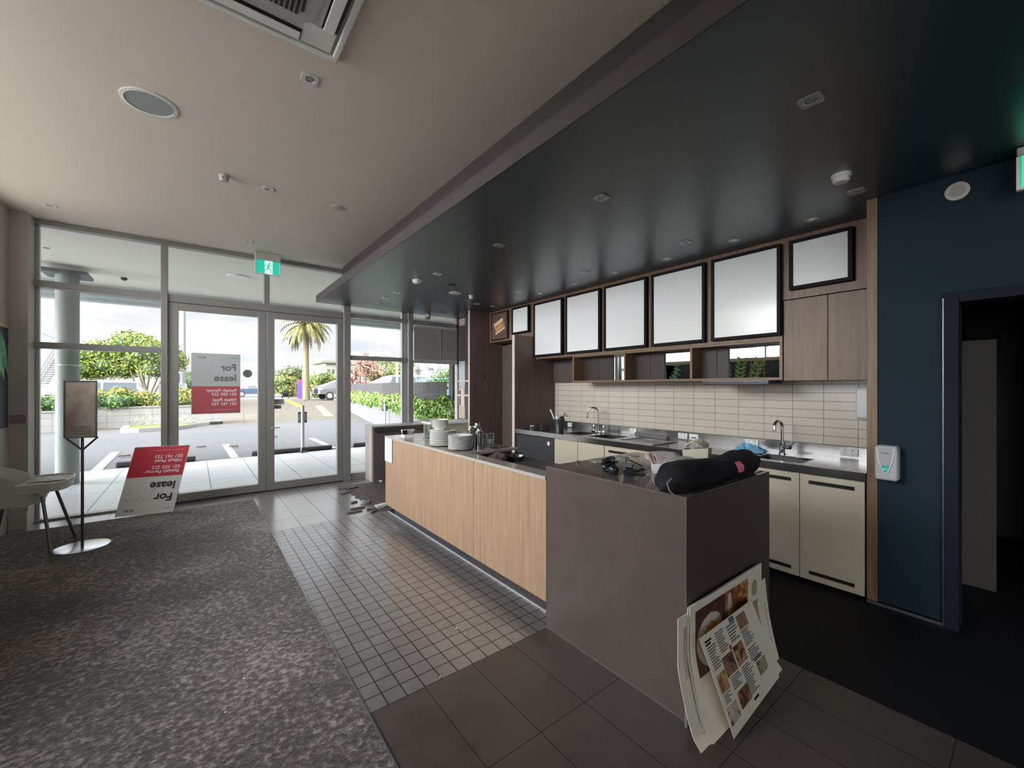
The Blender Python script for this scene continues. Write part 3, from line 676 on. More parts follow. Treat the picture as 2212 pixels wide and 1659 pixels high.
# ------------------------------------------------------------------ cars
def car(label, loc, rz, body, L=4.5, Wd=1.82, H=1.5, kind='suv', group=None, name='car'):
    """side profile lofted across the width; windows, lamps and wheels as parts"""
    o = thing(name, label, 'car', loc, group)
    Rm = Matrix.Translation(loc) @ Matrix.Rotation(rz, 4, 'Z')
    h = H; s = L/2
    prof = {'suv': [(-s, .35), (-s, .62), (-s+.10, .92), (-s+.55, 1.02), (-s+1.15, 1.08), (-s+1.75, h-.08), (-s+2.2, h), (s-.75, h), (s-.42, h-.10), (s-.08, 1.05), (s, .95), (s, .38)],
            'hatch': [(-s, .32), (-s, .60), (-s+.12, .78), (-s+.9, .92), (-s+1.7, h-.06), (-s+2.2, h), (s-1.3, h-.05), (s-.3, .98), (s, .85), (s, .36)],
            'ute': [(-s, .50), (-s, .95), (-s+.15, 1.12), (-s+1.2, 1.20), (-s+1.9, h-.05), (-s+2.3, h), (s-2.0, h), (s-1.7, 1.22), (s, 1.20), (s, .5)]}[kind]
    b = MB(); rows = []
    for x, z in prof:
        inset = 0 if z < 1.06 else (z-1.06)*.28
        rows.append([(x, -Wd/2+inset+.06, z), (x, -Wd/2+inset, z), (x, Wd/2-inset, z), (x, Wd/2-inset-.06, z)])
    # body as hull of the lower part + cabin
    low = [(x, sy*(Wd/2-ins), z) for x, z in prof if z < 1.23 for sy, ins in ((-1, 0 if z < 1 else .06), (1, 0 if z < 1 else .06))]
    b.hull([Rm @ Vector(p) for p in low]); 
    cab = [(x, z) for x, z in prof if z >= .90]
    b.hull([Rm @ Vector((x, sy*(Wd/2-.05-(max(0, z-1.0))*.30), z)) for x, z in cab for sy in (-1, 1)])
    b.build('body', body, o)
    xs = [x for x, z in prof if z > h-.12]; x0, x1 = min(xs), max(xs); zb = (1.25 if kind == 'ute' else 1.06 if kind == 'suv' else .96)
    b = MB(); wall = lambda z: Wd/2-.05-(max(0, z-1.0))*.30+.004
    for sy in (-1, 1):
        for a, c in ((x0-.35, (x0+x1)/2-.06), ((x0+x1)/2+.02, x1+.02)):
            p = [(a+(.0 if a > x0 else -.05), sy*wall(zb), zb), (c, sy*wall(zb), zb), (c-.02, sy*wall(h-.12), h-.12), (a+.28*(a < x0), sy*wall(h-.12), h-.12)]
            b.prism([Rm @ Vector(q) for q in p], Rm.to_3x3() @ Vector((0, sy*.006, 0)))
    b.build('side_window', m_carglass, o)
    b = MB(); xa = [x for x, z in prof if z > h-.12][0]; xl, zl = [(x, z) for x, z in prof if z < zb+.1 and x < x0][-1]
    p = [(xl+.08, -Wd/2+.16, zl+.05), (xl+.08, Wd/2-.16, zl+.05), (xa-.03, Wd/2-.24, h-.10), (xa-.03, -Wd/2+.24, h-.10)]
    b.prism([Rm @ Vector(q) for q in p], Rm.to_3x3() @ Vector((-.02, 0, .02))); b.build('windscreen', m_carglass, o)
    r = .36 if kind != 'hatch' else .33
    for wx in (-s+.85, s-.85):
        for sy in (-1, 1):
            w = MB(); w.cyl(Rm @ Vector((wx, sy*(Wd/2-.18), r)), Rm @ Vector((wx, sy*(Wd/2+.02), r)), r, n=24)
            t = w.build('wheel', m_tyre, o, True)
            w = MB(); w.cyl(Rm @ Vector((wx, sy*(Wd/2+.015), r)), Rm @ Vector((wx, sy*(Wd/2+.03), r)), r*.62, n=20)
            for k in range(5):
                a = k*1.2566; w.box(-.022, .022, -.004, .004, 0, r*.58, mat=Rm @ Matrix.Translation((wx, sy*(Wd/2+.032), r)) @ Matrix.Rotation(a, 4, 'Y'))
            w.build('rim', m_frame_out, t)
    b = MB(); zt = .9 if kind != 'ute' else 1.05
    for sy in (-1, 1): b.box(s-.06, s+.012, sy*(Wd/2-.30), sy*(Wd/2+.004), zt-.04, zt+.08, mat=Rm)
    b.build('tail_lamp', m_tail, o)
    b = MB()
    for sy in (-1, 1): b.box(-s-.012, -s+.2, sy*(Wd/2-.42), sy*(Wd/2+.004), zt-.16, zt-.03, mat=Rm)
    b.build('headlamp', m_white, o)
    b = MB(); b.box(-s-.015, -s+.05, -.5, .5, .55, zt-.10, mat=Rm); b.build('grille', m_black, o)
    return o
m_carglass = M('car_glass', (.06, .08, .10), .06, var=.05, spec=.9)
m_tyre = M('tyre', (.03, .03, .03), .8); m_tail = M('tail_red', (.7, .02, .03), .3)
m_cwhite = M('car_paint_white', (.34, .34, .34), .2, coat=.4, var=.02); m_cblue = M('car_paint_blue', (.05, .08, .15), .2, coat=.6, var=.03)
m_cgrey = M('car_paint_grey', (.14, .15, .16), .25, coat=.4, var=.05); m_cred = M('car_paint_red', (.40, .01, .03), .25, coat=.5, var=.03)
p = pd(190, 860, 22.5); car('white estate car parked behind the hedge and poster stand', (p.x, p.y, .20), 0, m_cwhite, 4.9, 1.85, 1.72, 'suv')
p = pd(549, 856, 47); car('blue hatchback seen between the sale sign and the door frame', (p.x, p.y, .45), 0, m_cblue, 4.2, 1.8, 1.42, 'hatch')
p = pd(718, 862, 38); car('grey pickup with black grille at the right of the glass door', (p.x+1.2, p.y+.3, .42), math.radians(6), m_cgrey, 5.2, 1.95, 1.85, 'ute', name='pickup')
car('red car parked behind the slat fence', (12.2, 36.5, .552), math.radians(-12), m_cred, 4.4, 1.8, 1.45, 'hatch')
car('white-roofed car with wide windows behind the slat fence', (10.5, 25.2, .565), math.radians(4), m_cwhite, 5.2, 1.95, 1.75, 'suv')
car('blue car behind the slat fence below the dealership sign', (9.5, 18.7, .55), math.radians(-8), M('car_paint_sky', (.09, .17, .30), .2, coat=.5), 4.4, 1.8, 1.48, 'hatch')
strip('floor_yard', m_road, 0, 1, [7, 8], -5) if False else None
g = [[(onw(y)+.35, y, .52), (60, y, .55)] for y in (7.2, 12, 20, 30, 43)]
struct(MB().sheet(g, (0, 0, -.2)).build('floor_yard', m_road, org=O0))

# ------------------------------------------------------------------ palm
pl = pd(662, 858, 37); pl.z = .42
pm = thing('palm_tree', 'tall palm tree with drooping yellow-green crown', 'tree', pl)
top = pd(661, 706, 37)
b = MB(); pts = [pl.lerp(top, t) for t in (0, .1, .2, .35, .5, .65, .8, .92, 1)]
b.tube(pts, [.31, .27, .25, .235, .225, .22, .24, .30, .38], 14); b.build('trunk', M('palm_trunk', (.16, .135, .08), .9, var=.35, scale=9, bump=.6, bscale=14), pm, True)
rnd = random.Random(11); vs = []; fs = []
for k in range(64):
    az = k*2.39996+rnd.uniform(-.2, .2); el = rnd.uniform(-.55, 1.2); L = rnd.uniform(2.3, 2.9)
    d = Vector((math.cos(az), math.sin(az), 0)); side = Vector((-d.y, d.x, 0)); p = top+Vector((0, 0, .1)); a = el; prev = p
    for i in range(12):
        q = prev+(d*math.cos(a)+Vector((0, 0, math.sin(a))))*(L/12); a -= .17 if el > 0 else .11
        tdir = (q-prev).normalized(); ll = .42*math.sin(math.pi*min(.97, (i+1.5)/13))+.08
        for sgn in (-1, 1):
            j = len(vs); drop = Vector((0, 0, -.62*ll)); off = side*sgn*ll*.62+tdir*ll*.45+drop
            vs += [prev, q, q+off*1.0, prev+off*.95+tdir*.02]; 
            # split in two leaflets
            m1 = prev.lerp(q, .32); 
            vs += [m1]; fs += [(j, j+4, j+3), (j+4, j+1, j+2)]
        prev = q
b = MB(); b.add(vs, fs); b.build('fronds', leafmat('palm_frond', (.045, .055, .018), (.24, .22, .065), 1.2), pm)

# hedge and shrubs over the road
def shrub(label, pts, mat, n, sz, d=47, dark=True, name='shrub', cat='shrub', seed=20, zmin=.4):
    cs = [(tuple(pd(px, py, d+random.uniform(-.5, .5))), (r, r*.8, r*.75)) for px, py, r in pts]; lo = min(cs, key=lambda q: q[0][2]); cs.append(((lo[0][0], lo[0][1], .45+lo[1][2]*.6), lo[1]))
    o = thing(name, label, cat, (cs[0][0][0], cs[0][0][1], zmin)); leaves('foliage', cs, n, sz, mat, o, seed=seed)
    if dark: core(cs, .72, g_dark, o)
    return o
shrub('dark twiggy tree over the road left of the palm', [(610, 812, 1.1), (625, 806, 1.2), (638, 805, 1.1), (648, 812, 1.0), (632, 820, 1.3)], leafmat('leaf_olive', (.06, .065, .03), (.18, .17, .08)), 2600, .11, 50, seed=21)
shrub('bright green rounded shrub over the road left of the banner', [(598, 826, 1.0), (612, 824, 1.0), (626, 828, 1.1), (600, 838, 1.0), (622, 840, 1.0)], g_yel, 2600, .09, 47, seed=22)
shrub('green shrub over the road between the palm and the pickup', [(684, 822, 1.1), (700, 818, 1.2), (715, 826, 1.1), (690, 838, 1.1), (706, 836, 1.0)], g_yel, 2600, .09, 44, seed=23)
shrub('reddish brown shrub just left of the palm trunk', [(654, 832, .9), (660, 840, .8), (650, 842, .7)], leafmat('leaf_russet', (.10, .06, .04), (.24, .15, .10)), 1400, .09, 45, seed=24)
shrub('green tree beside the tall pole at the left door edge', [(404, 818, 1.5), (410, 835, 1.4), (402, 848, 1.3), (416, 822, 1.0)], g_mid, 2600, .12, 48, seed=25)
shrub('tan and green trees behind the fence, right of the spiky plants', [(800, 800, 1.3), (815, 790, 1.2), (832, 795, 1.3), (845, 805, 1.2), (812, 812, 1.0), (826, 782, .9)], leafmat('leaf_tan', (.16, .13, .05), (.34, .28, .13)), 3200, .09, 38, seed=26)
shrub('fresh green tree behind the fence at the middle window post', [(868, 798, 1.0), (876, 790, 1.0), (872, 808, .9)], g_yel, 1500, .08, 34, seed=27)
shrub('small green shrub against the dealership at the right window edge', [(958, 815, .55), (963, 822, .6), (952, 826, .5), (965, 808, .4)], g_mid, 900, .05, 16, seed=28, dark=False)
# bare tree
p = pd(850, 800, 46); bt = thing('bare_tree', 'thin leafless tree against the sky in the right window', 'tree', (p.x, p.y, .5))
rnd = random.Random(31); b = MB()
def branch(p, d, L, r, lev):
    q = p+d*L; b.tube([p, p.lerp(q, .5)+Vector((rnd.gauss(0, .04), rnd.gauss(0, .04), 0))*L, q], [r, r*.8, r*.6], 4, False)
    if lev:
        for k in range(4 if lev > 1 else 3):
            nd = (d+Vector((rnd.gauss(0, .55), rnd.gauss(0, .3), rnd.gauss(.05, .35)))).normalized(); branch(p.lerp(q, rnd.uniform(.45, 1)), nd, L*.66, r*.6, lev-1)
for dx in (-.75, -.25, .3): branch(Vector((p.x, p.y, .6)), Vector((dx, 0, 1)).normalized(), 2.3, .07, 4)
b.build('branches', M('bare_twig', (.16, .155, .14), .9), bt)
# spiky cordylines
m_cord = leafmat('cordyline_leaf', (.18, .08, .06), (.42, .24, .19), 4.)
cd = thing('cordyline', 'clump of spiky pinkish-red plants behind the left end of the slat fence', 'plant', pd(775, 838, 27))
b = MB(); rnd = random.Random(33)
for px, py, r in ((778, 788, 1.05), (800, 790, .8), (790, 806, .95), (767, 812, .85), (762, 826, .7), (795, 775, .7), (815, 800, .6)):
    c = pd(px, py, 27+rnd.uniform(-.5, .5))
    for k in range(46):
        d = Vector((rnd.gauss(0, 1), rnd.gauss(0, 1), rnd.gauss(.25, .8))).normalized(); L = r*rnd.uniform(.7, 1.1); s = d.orthogonal().normalized()*.03
        tip = c+d*L+Vector((0, 0, -.12*L)); m = c+d*L*.55+Vector((0, 0, .04))
        b.add([c-s, c+s, m+s*.9, tip, m-s*.9], [(0, 1, 2, 4), (4, 2, 3)])
b.build('leaf_rosette', m_cord, cd)
b = MB(); 
for px in (778, 790, 767): b.cyl(pd(px, 836, 27.2), pd(px, 795, 27.2), .05, n=6)
b.build('stem', m_bark, cd)

# ------------------------------------------------------------------ street furniture and buildings
lp = thing('lamp_post', 'thick pale concrete power pole at the left edge of the glass door', 'pole', pd(396, 862, 30))
a = pd(396, 862, 30); a.z = .3; c = pd(396, 640, 30); MB().cyl(a, c, .17, .12).build('shaft', M('pole_concrete', (.22, .23, .25), .8), lp, True)
sl_ = thing('street_lamp', 'thin street lamp with two arms above the purple banner', 'lamp', pd(652, 852, 60))
b = MB(); a = pd(652, 852, 60); a.z = .42; c = pd(652, 789, 60); b.cyl(a, c, .09, .06, 8)
for dx, dz in ((-11, 4), (8, 3)):
    b.tube([c, pd(652+dx*.6, 789-dz, 60), pd(652+dx, 789-dz+3, 60)], .06, 5)
b.build('pole_and_arms', m_pole, sl_)
bn = thing('purple_banner', 'tall purple banner sign with a pink top at the roadside', 'banner', pd(648, 852, 40))
a = pd(648, 851, 40); a.z = .43; MB().box(a.x-.20, a.x+.20, a.y, a.y+.05, .45, 2.0).build('panel', M('banner_purple', (.14, .07, .36), .5), bn)
MB().box(a.x-.20, a.x+.20, a.y, a.y+.05, 2.001, 2.25).build('top', M('banner_pink', (.5, .05, .22), .5), bn)
MB().cyl((a.x+.24, a.y+.02, .43), (a.x+.24, a.y+.02, 3.4), .04, n=8).build('pole', m_frame_out, bn)
wp = thing('white_pole', 'slim white pole rising past the right-hand window', 'pole', pd(858, 835, 24))
a = pd(858, 835, 24); a.z = .56; c = pd(858, 712, 24); MB().cyl(a, c, .075, .06, 10).build('shaft', M('pole_white', (.34, .35, .36), .5), wp, True)
bx = pd(393, 812, 36)
wb = thing('white_kiosk', 'small white building with one window behind the pole at the left door edge', 'building', (bx.x, bx.y, .4))
MB().box(bx.x-1.3, bx.x+.15, bx.y, bx.y+1.5, .4, 3.05).build('wall', m_outwhite, wb); MB().box(bx.x-.52, bx.x-.15, bx.y-.02, bx.y-.001, 1.95, 2.75).build('window', m_carglass, wb)
ti = pd(391, 855, 24); tt = thing('totem_sign', 'dark upright totem sign with white lettering at the left door edge', 'sign', (ti.x, ti.y, .1))
MB().box(ti.x-1.0, ti.x+.19, ti.y, ti.y+.12, .15, 1.72).build('panel', M('totem_dark', (.16, .17, .18), .5), tt)
MB().box(ti.x+.19, ti.x+.27, ti.y-.01, ti.y+.13, .15, 1.75).build('edge_post', M('totem_edge', (.50, .56, .54), .5), tt)
text('ti', .55, frame4((ti.x-.36, ti.y-.01, 1.05), (1, 0, 0), (0, 0, 1)), m_white, tt, bold=.01)
# pale apartment house far right of the palm
ah = pd(708, 812, 75); ap = thing('apartment_house', 'cream flat-roofed apartment house beyond the palm', 'building', (ah.x, ah.y, .4))
m_cr = M('house_cream', (.34, .33, .27), .7, var=.03)
x0, x1 = pd(703, 800, 75).x, pd(790, 800, 75).x; y0 = ah.y
zt = EYE+(837-784)/886*75; b = MB(); b.box(x0, x1, y0, y0+8, .4, zt); b.box(x0-3.2, x0-.01, y0+2, y0+8, .4, zt-2.6); b.build('wall', m_cr, ap)
b = MB(); b.box(x0-.9, x1+.5, y0-.7, y0+8.5, zt+.001, zt+.35); b.box(x0-3.6, x0-.02, y0+1.5, y0+8.5, zt-2.58, zt-2.35); b.build('roof', M('roof_tan', (.20, .19, .14), .7), ap)
for i in range(6):
    for z in (zt-2.0, zt-3.5-.0):
        px = 707+i*12; q = pd(px, 800, 75); w = MB(); w.box(q.x-.02, q.x+.42, y0-.04, y0-.005, z, z+.85); w.build('window', m_carglass, ap)
# white house with outside stair at far left
g0 = pd(85, 820, 36); gh = thing('gabled_building', 'pale grey gabled building behind the outdoor stair at far left', 'building', (g0.x, g0.y, .3))
xr = pd(140, 780, 40).x; yb = pd(100, 780, 40).y; zr = EYE+(837-705)/886*40; ze = EYE+(837-740)/886*40
b = MB(); b.prism([(xr-9, yb, .3), (xr, yb, .3), (xr, yb, ze), (xr-4.5, yb, zr+.9), (xr-9, yb, ze)], (0, 7, 0)); b.build('wall', M('cladding_grey', (.26, .28, .30), .7, var=.03), gh)
b = MB(); b.tube([(xr+.35, yb-.1, ze-.15), (xr-4.5, yb-.1, zr+1.05)], .07, 4); b.build('barge_board', M('board_slate', (.30, .34, .38), .6), gh)
st = thing('outdoor_stair', 'white metal outdoor stair with railings at far left', 'stairs', pd(100, 835, 32))
b = MB(); a0, a1 = pd(90, 828, 32), pd(122, 775, 32)
for k in range(12):
    c = a0.lerp(a1, k/11); b.box(c.x-.12, c.x+.30, c.y-.5, c.y+.5, c.z-.03, c.z+.03)
b.build('tread', m_outwhite, st)
b = MB()
for off in (0, .45, .9): b.tube([a0+Vector((0, -.5, off)), a1+Vector((0, -.5, off))], .035, 4)
for k in range(7): c = a0.lerp(a1, k/6); b.tube([c+Vector((0, -.5, 0)), c+Vector((0, -.5, .9))], .03, 4)
b.tube([a1+Vector((0, -.5, .9)), a1+Vector((1.4, -.5, .9))], .035, 4); b.tube([a1+Vector((0, -.5, 0)), a1+Vector((1.4, -.5, 0))], .05, 4)
b.build('railing', m_outwhite, st)
b = MB()
for dx in (.05, 1.3): b.cyl((a1.x+dx, a1.y-.4, .25), (a1.x+dx, a1.y-.4, a1.z-.081), .06, n=8)
b.build('post', m_frame_out, st)
b = MB(); b.box(a1.x, a1.x+1.4, a1.y-.5, a1.y+.6, a1.z-.08, a1.z); b.build('landing', m_frame_out, st)
# grey wall behind the white car
gw = pd(60, 845, 28); tag(MB().box(gw.x-3, gw.x+2.0, gw.y, gw.y+.2, .15, 1.75).build('boundary_wall', M('wall_pale_grey', (.24, .25, .27), .7)), 'plain pale grey boundary wall behind the nose of the white car', 'wall')
# dealership fascia
dA, dB = pd(893, 808, 36), pd(975, 804, 30)
ds = thing('dealership_building', 'car dealership with white lettered fascia seen under the blind', 'building', (dA.x, dA.y, .5))
dd = (dB-dA); dd.z = 0; nn = Vector((dd.y, -dd.x, 0)).normalized()*-1
A = Vector((dA.x, dA.y, 0)); Bv = Vector((dB.x, dB.y, 0)); A = A-(Bv-A)*.35; Bv = Bv+(Bv-A)*.3
if nn.dot(A) < 0: nn = -nn
z0f, z1f = 2.52, 3.62
MB().prism([A+Vector((0, 0, z0f)), Bv+Vector((0, 0, z0f)), Bv+Vector((0, 0, z1f)), A+Vector((0, 0, z1f))], nn*.4).build('fascia', m_outwhite, ds)
MB().prism([A+nn*.5+Vector((0, 0, .5)), Bv+nn*.5+Vector((0, 0, .5)), Bv+nn*.5+Vector((0, 0, z0f-.01)), A+nn*.5+Vector((0, 0, z0f-.01))], nn*.1).build('shop_window', M('shopglass', (.35, .40, .46), .1), ds)
MB().prism([A-nn*.02+Vector((0, 0, z0f-.16)), Bv-nn*.02+Vector((0, 0, z0f-.16)), Bv-nn*.02+Vector((0, 0, z0f-.005)), A-nn*.02+Vector((0, 0, z0f-.005))], nn*.3).build('soffit_band', m_frame, ds)
ux = (Bv-A).normalized()
def onf(px, z):
    r0 = ray(px, 800); # meet the vertical plane of the fascia
    t = (A.x*nn.x+A.y*nn.y)/(r0[0]*nn.x+r0[1]*nn.y); return Vector((r0[0]*t, r0[1]*t, z))-nn*.02
P0 = onf(896, 2.86)
text('orth Western', .33, frame4(P0, ux, (0, 0, 1)), m_inkgrey, ds, bold=.004)
text('Toyota', .44, frame4(onf(922.5, 2.88), ux, (0, 0, 1)), m_ink, ds, bold=.010)
c0 = onf(942, 2.72); MB().prism([c0, c0+ux*.03, c0+ux*.03+Vector((0, 0, .72)), c0+Vector((0, 0, .72))], nn*.01).build('divider', m_inkgrey, ds)
b = MB(); c0 = onf(949, 3.20)
for rx, rz in ((.30, .20), (.10, .19), (.22, .08)):
    pts = [c0+ux*(rx*math.cos(t*.3142))+Vector((0, 0, rz*math.sin(t*.3142)+(.08 if rz < .1 else 0))) for t in range(21)]; b.tube(pts, .018, 4)
b.build('emblem', m_inkgrey, ds)
text('TOYOTA', .15, frame4(c0+ux*-.30+Vector((0, 0, -.38)), ux, (0, 0, 1)), m_inkgrey, ds)
c0 = onf(957, 3.0); b = MB(); b.tube([c0, c0+ux*.5, c0+ux*.5+Vector((0, 0, .4)), c0+Vector((0, 0, .4)), c0], .02, 4); b.tube([c0+ux*.1+Vector((0, 0, .3)), c0+ux*.25+Vector((0, 0, .12)), c0+ux*.42+Vector((0, 0, .3))], .02, 4)
b.build('emblem', m_inkgrey, ds)
# ================================================================== KITCHEN
XK, XJ, XB = 3.75, 4.16, 4.57
ZW = .906
# splashback tiles
m_splash = tiles('splash_tile', (.57, .51, .42), (.17, .145, .12), .2475, .0785, .0045, (.975-.2475*3, 1.0), 'YZ', .28, .03, 3., .15)
struct(MB().box(4.556, 4.569, .762, 4.745, 1.0, 1.59).build('wall_splashback', m_splash, org=O0))
# timber end panel (post) by the blue wall
tag(MB().box(3.768, 4.55, .702, .760, .024, 2.848, .001, 1).build('end_panel', m_oak2), 'tall mid-brown timber end panel between the cabinets and the blue wall', 'panel')
# divider panels at the far end
dv = thing('divider_panel', 'dark timber divider panel with pale edge, left end of the steel bench', 'panel', (4.15, 4.8, 0))
MB().box(3.752, 4.56, 4.776, 4.832, 0, 2.30).build('board', m_walnut, dv); MB().box(3.744, 3.7515, 4.776, 4.832, 0, 2.301).build('edge_band', m_edge, dv)
dv = thing('divider_panel', 'full-height dark timber divider panel with pale edge nearest the windows', 'panel', (4.15, 6.05, 0))
MB().box(3.752, 4.56, 6.028, 6.075, 0, ZB-.001).build('board', m_walnut, dv); MB().box(3.744, 3.7515, 6.028, 6.075, 0, ZB-.001).build('edge_band', m_edge, dv)
MB().box(4.44, 4.468, 4.84, 6.02, .0, 2.28).build('back_lining', M('lining_olive', (.10, .080, .070), .5), dv)
MB().cyl((4.06, 6.028, 1.72), (4.06, 6.018, 1.72), .018).build('knob_hole', m_black, dv)
b = MB(); b.box(3.75, 3.9598, 6.0752, 6.45, 1.62, 1.645); tag(b.build('shelf', m_edge), 'upper pale shelf edge behind the far divider panel', 'shelf')
tag(MB().box(3.75, 3.9598, 6.0752, 6.45, 1.365, 1.395).build('shelf', m_edge), 'lower pale shelf edge behind the far divider panel', 'shelf')
tag(MB().box(3.96, 4.03, 6.08, 6.54, 0, ZB-.001).build('side_panel', m_brown), 'dark panel between the far divider and the window lining', 'panel')

# overhead joinery
oh = thing('overhead_joinery', 'long mid-brown timber bulkhead that carries the blank menu screens', 'cabinet', (4.36, 3.2, 1.58))
b = MB(); b.box(4.16, 4.185, .765, 4.83, 2.30, 2.848); b.box(4.16, 4.185, 1.42, 4.775, 1.955, 2.30); b.box(4.16, 4.185, 4.833, 6.02, 2.31, 2.848)
b.build('fascia', m_oak2, oh)
b = MB(); b.box(4.186, 4.55, 4.833, 6.02, 2.31, 2.33); b.box(4.186, 4.55, 3.995, 4.775, 1.955, 1.975); b.build('soffit', m_oak2h, oh)
MB().box(4.535, 4.555, 4.0, 4.773, 1.592, 1.954).build('back_panel', M('back_panel_brown', (.085, .065, .055), .5), oh)
# two-door cupboard at the right
cb = thing('wall_cupboard', 'two-door mid-brown wall cupboard at the right end of the overhead row', 'cupboard', (4.36, 1.1, 1.58))
MB().box(4.186, 4.55, .765, 1.41, 1.585, 2.29).build('carcass', m_oak2, cb)
for y0, y1 in ((.768, 1.086), (1.090, 1.41)): MB().box(4.160, 4.1855, y0, y1, 1.58, 2.292, .0015, 1).build('door', m_oak2, cb)
MB().box(4.152, 4.159, .775, .783, 1.60, 1.83).build('handle', m_edge, cb)
# open niche with mirrors
ni = thing('niche_shelf', 'long open timber niche with three mirrored backs above the tiles', 'shelf', (4.36, 2.7, 1.585))
b = MB(); b.box(4.16, 4.55, 1.42, 3.995, 1.588, 1.612); b.box(4.16, 4.55, 1.42, 3.995, 1.935, 1.953)
for y in (1.42, 2.262, 3.112, 3.970): b.box(4.16, 4.55, y, y+.025, 1.612, 1.935)
b.build('carcass', m_oak2h, ni)
for y0, ym, y1 in ((1.98, 2.10, 2.26), (2.71, 2.90, 3.11), (3.46, 3.70, 3.97)):
    for a, c in ((y0, ym-.002), (ym+.002, y1)): MB().box(4.36, 4.375, a, c, 1.613, 1.934).build('back_panel', M('niche_back_brown', (.034, .021, .016), .5), ni)
for y0, y1 in ((1.446, 1.978), (2.288, 2.708), (3.138, 3.458)): MB().box(4.376, 4.39, y0, y1, 1.613, 1.934).build('mirror', m_mirror, ni)
# dark range hood lip
hd = thing('range_hood', 'slim dark slide-out range hood lip under the niche', 'hood', (4.07, 1.77, 1.55))
MB().box(4.00, 4.30, 1.475, 2.06, 1.548, 1.5875, .004).build('visor', M('hood_dark', (.06, .06, .065), .3, .6), hd); MB().box(3.990, 3.999, 1.47, 2.065, 1.570, 1.59, .002).build('front_lip', m_pole, hd)

# screens
m_frblack = M('screen_frame_black', (.008, .008, .009), .6, spec=.15)
def screen(y0, y1, z0, z1, label, first=None):
    o = thing('menu_screen', label, 'screen', (4.14, (y0+y1)/2, z0), 'menu lightboxes over the counter')
    F = .030; b = MB(); x0, x1 = 4.108, 4.159
    b.box(x0, x1, y0, y0+F, z0, z1, .002, 1); b.box(x0, x1, y1-F, y1, z0, z1, .002, 1); b.box(x0, x1, y0+F, y1-F, z0, z0+F, .002, 1); b.box(x0, x1, y0+F, y1-F, z1-F, z1, .002, 1)
    b.build('frame', m_frblack, o)
    MB().box(x0+.012, x1-.01, y0+F, y1-F, z0+F, z1-F).build('blank_panel', m_screen, o); return o
nm = ['first tall blank white menu screen, right of the small square one', 'second tall blank white menu screen from the left', 'middle one of the five tall blank white menu screens', 'second largest blank white menu screen, left of the largest', 'largest-looking tall blank white menu screen at the right of the row']
for k in range(5):
    y1 = 4.775-.684*k; screen(y1-.62, y1, 1.985, 2.80, nm[k])
screen(4.888, 5.323, 2.385, 2.815, 'small square blank white menu screen beside the sandwich picture')
screen(.915, 1.355, 2.37, 2.80, 'blank white landscape menu screen above the wall cupboard')
pf = thing('framed_picture', 'framed photo of a filled sandwich roll on dark ground', 'picture', (4.14, 5.68, 2.33))
b = MB(); F = .022
for a in ((5.449, 5.449+F, 2.335, 2.81), (5.919-F, 5.919, 2.335, 2.81), (5.449+F, 5.919-F, 2.335, 2.335+F), (5.449+F, 5.919-F, 2.81-F, 2.81)): b.box(4.115, 4.159, *a, .002, 1)
b.build('frame', m_black, pf)
MB().box(4.125, 4.15, 5.449+F, 5.919-F, 2.335+F, 2.81-F).build('print', photo('print_wood', [(.4, (.10, .055, .04)), (.7, (.20, .12, .09))], 5.), pf)
Rr = Matrix.Translation((4.122, 5.68, 2.57)) @ Matrix.Rotation(math.radians(-18), 4, 'X')
b = MB(); b.box(-.002, .001, -.13, .13, .045, .095, .0008, 1, Rr); b.build('bread_top', M('bread', (.72, .56, .40), .7), pf)
b = MB(); b.box(-.002, .001, -.13, .13, -.07, .044, .0008, 1, Rr); b.build('filling', photo('filling', [(.35, (.16, .07, .03)), (.55, (.55, .30, .12)), (.75, (.72, .52, .30))], 26.), pf)
b = MB(); b.box(-.002, .001, -.14, .14, -.105, -.071, .0008, 1, Rr); b.build('bread_base', M('bread_pink', (.70, .46, .36), .7), pf)

# steel worktop with two double sinks
def worktop_with_holes(holes):
    """top surface cut round the bowls, front turn-down, upstand"""
    b = MB(); ys = sorted({.762, 4.775}|{v for h in holes for v in h[:2]}); xs = sorted({XK, 4.556}|{v for h in holes for v in h[2:]})
    for i in range(len(ys)-1):
        for j in range(len(xs)-1):
            cy, cx = (ys[i]+ys[i+1])/2, (xs[j]+xs[j+1])/2
            if any(h[0] < cy < h[1] and h[2] < cx < h[3] for h in holes): continue
            b.box(xs[j], xs[j+1], ys[i], ys[i+1], ZW-.012, ZW)
    b.box(XK, XK+.02, .762, 4.775, ZW-.055, ZW-.0125); b.box(4.535, 4.5555, .762, 4.775, ZW+.0005, .998); b.box(XK, XK+.03, .762, 4.775, ZW+.0003, ZW+.006)
    bmesh.ops.remove_doubles(b.bm, verts=b.bm.verts, dist=1e-5)
    return b
wt = thing('steel_worktop', 'long brushed steel worktop with upstand along the tiled wall', 'worktop', (4.15, 2.77, .85))
holes = [(3.62, 3.93, 3.93, 4.28), (3.14, 3.50, 3.93, 4.28), (1.19, 1.55, 3.89, 4.20)]
worktop_with_holes(holes).build('top', m_steel, wt)
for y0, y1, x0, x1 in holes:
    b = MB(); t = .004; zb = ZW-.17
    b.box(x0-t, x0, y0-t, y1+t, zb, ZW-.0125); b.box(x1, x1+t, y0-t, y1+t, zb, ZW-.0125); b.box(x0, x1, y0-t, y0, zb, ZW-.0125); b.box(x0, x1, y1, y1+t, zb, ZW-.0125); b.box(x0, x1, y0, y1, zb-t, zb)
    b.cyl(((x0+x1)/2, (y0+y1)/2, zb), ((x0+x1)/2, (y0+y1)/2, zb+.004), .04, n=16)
    b.build('sink_bowl', m_steel_dk, wt)
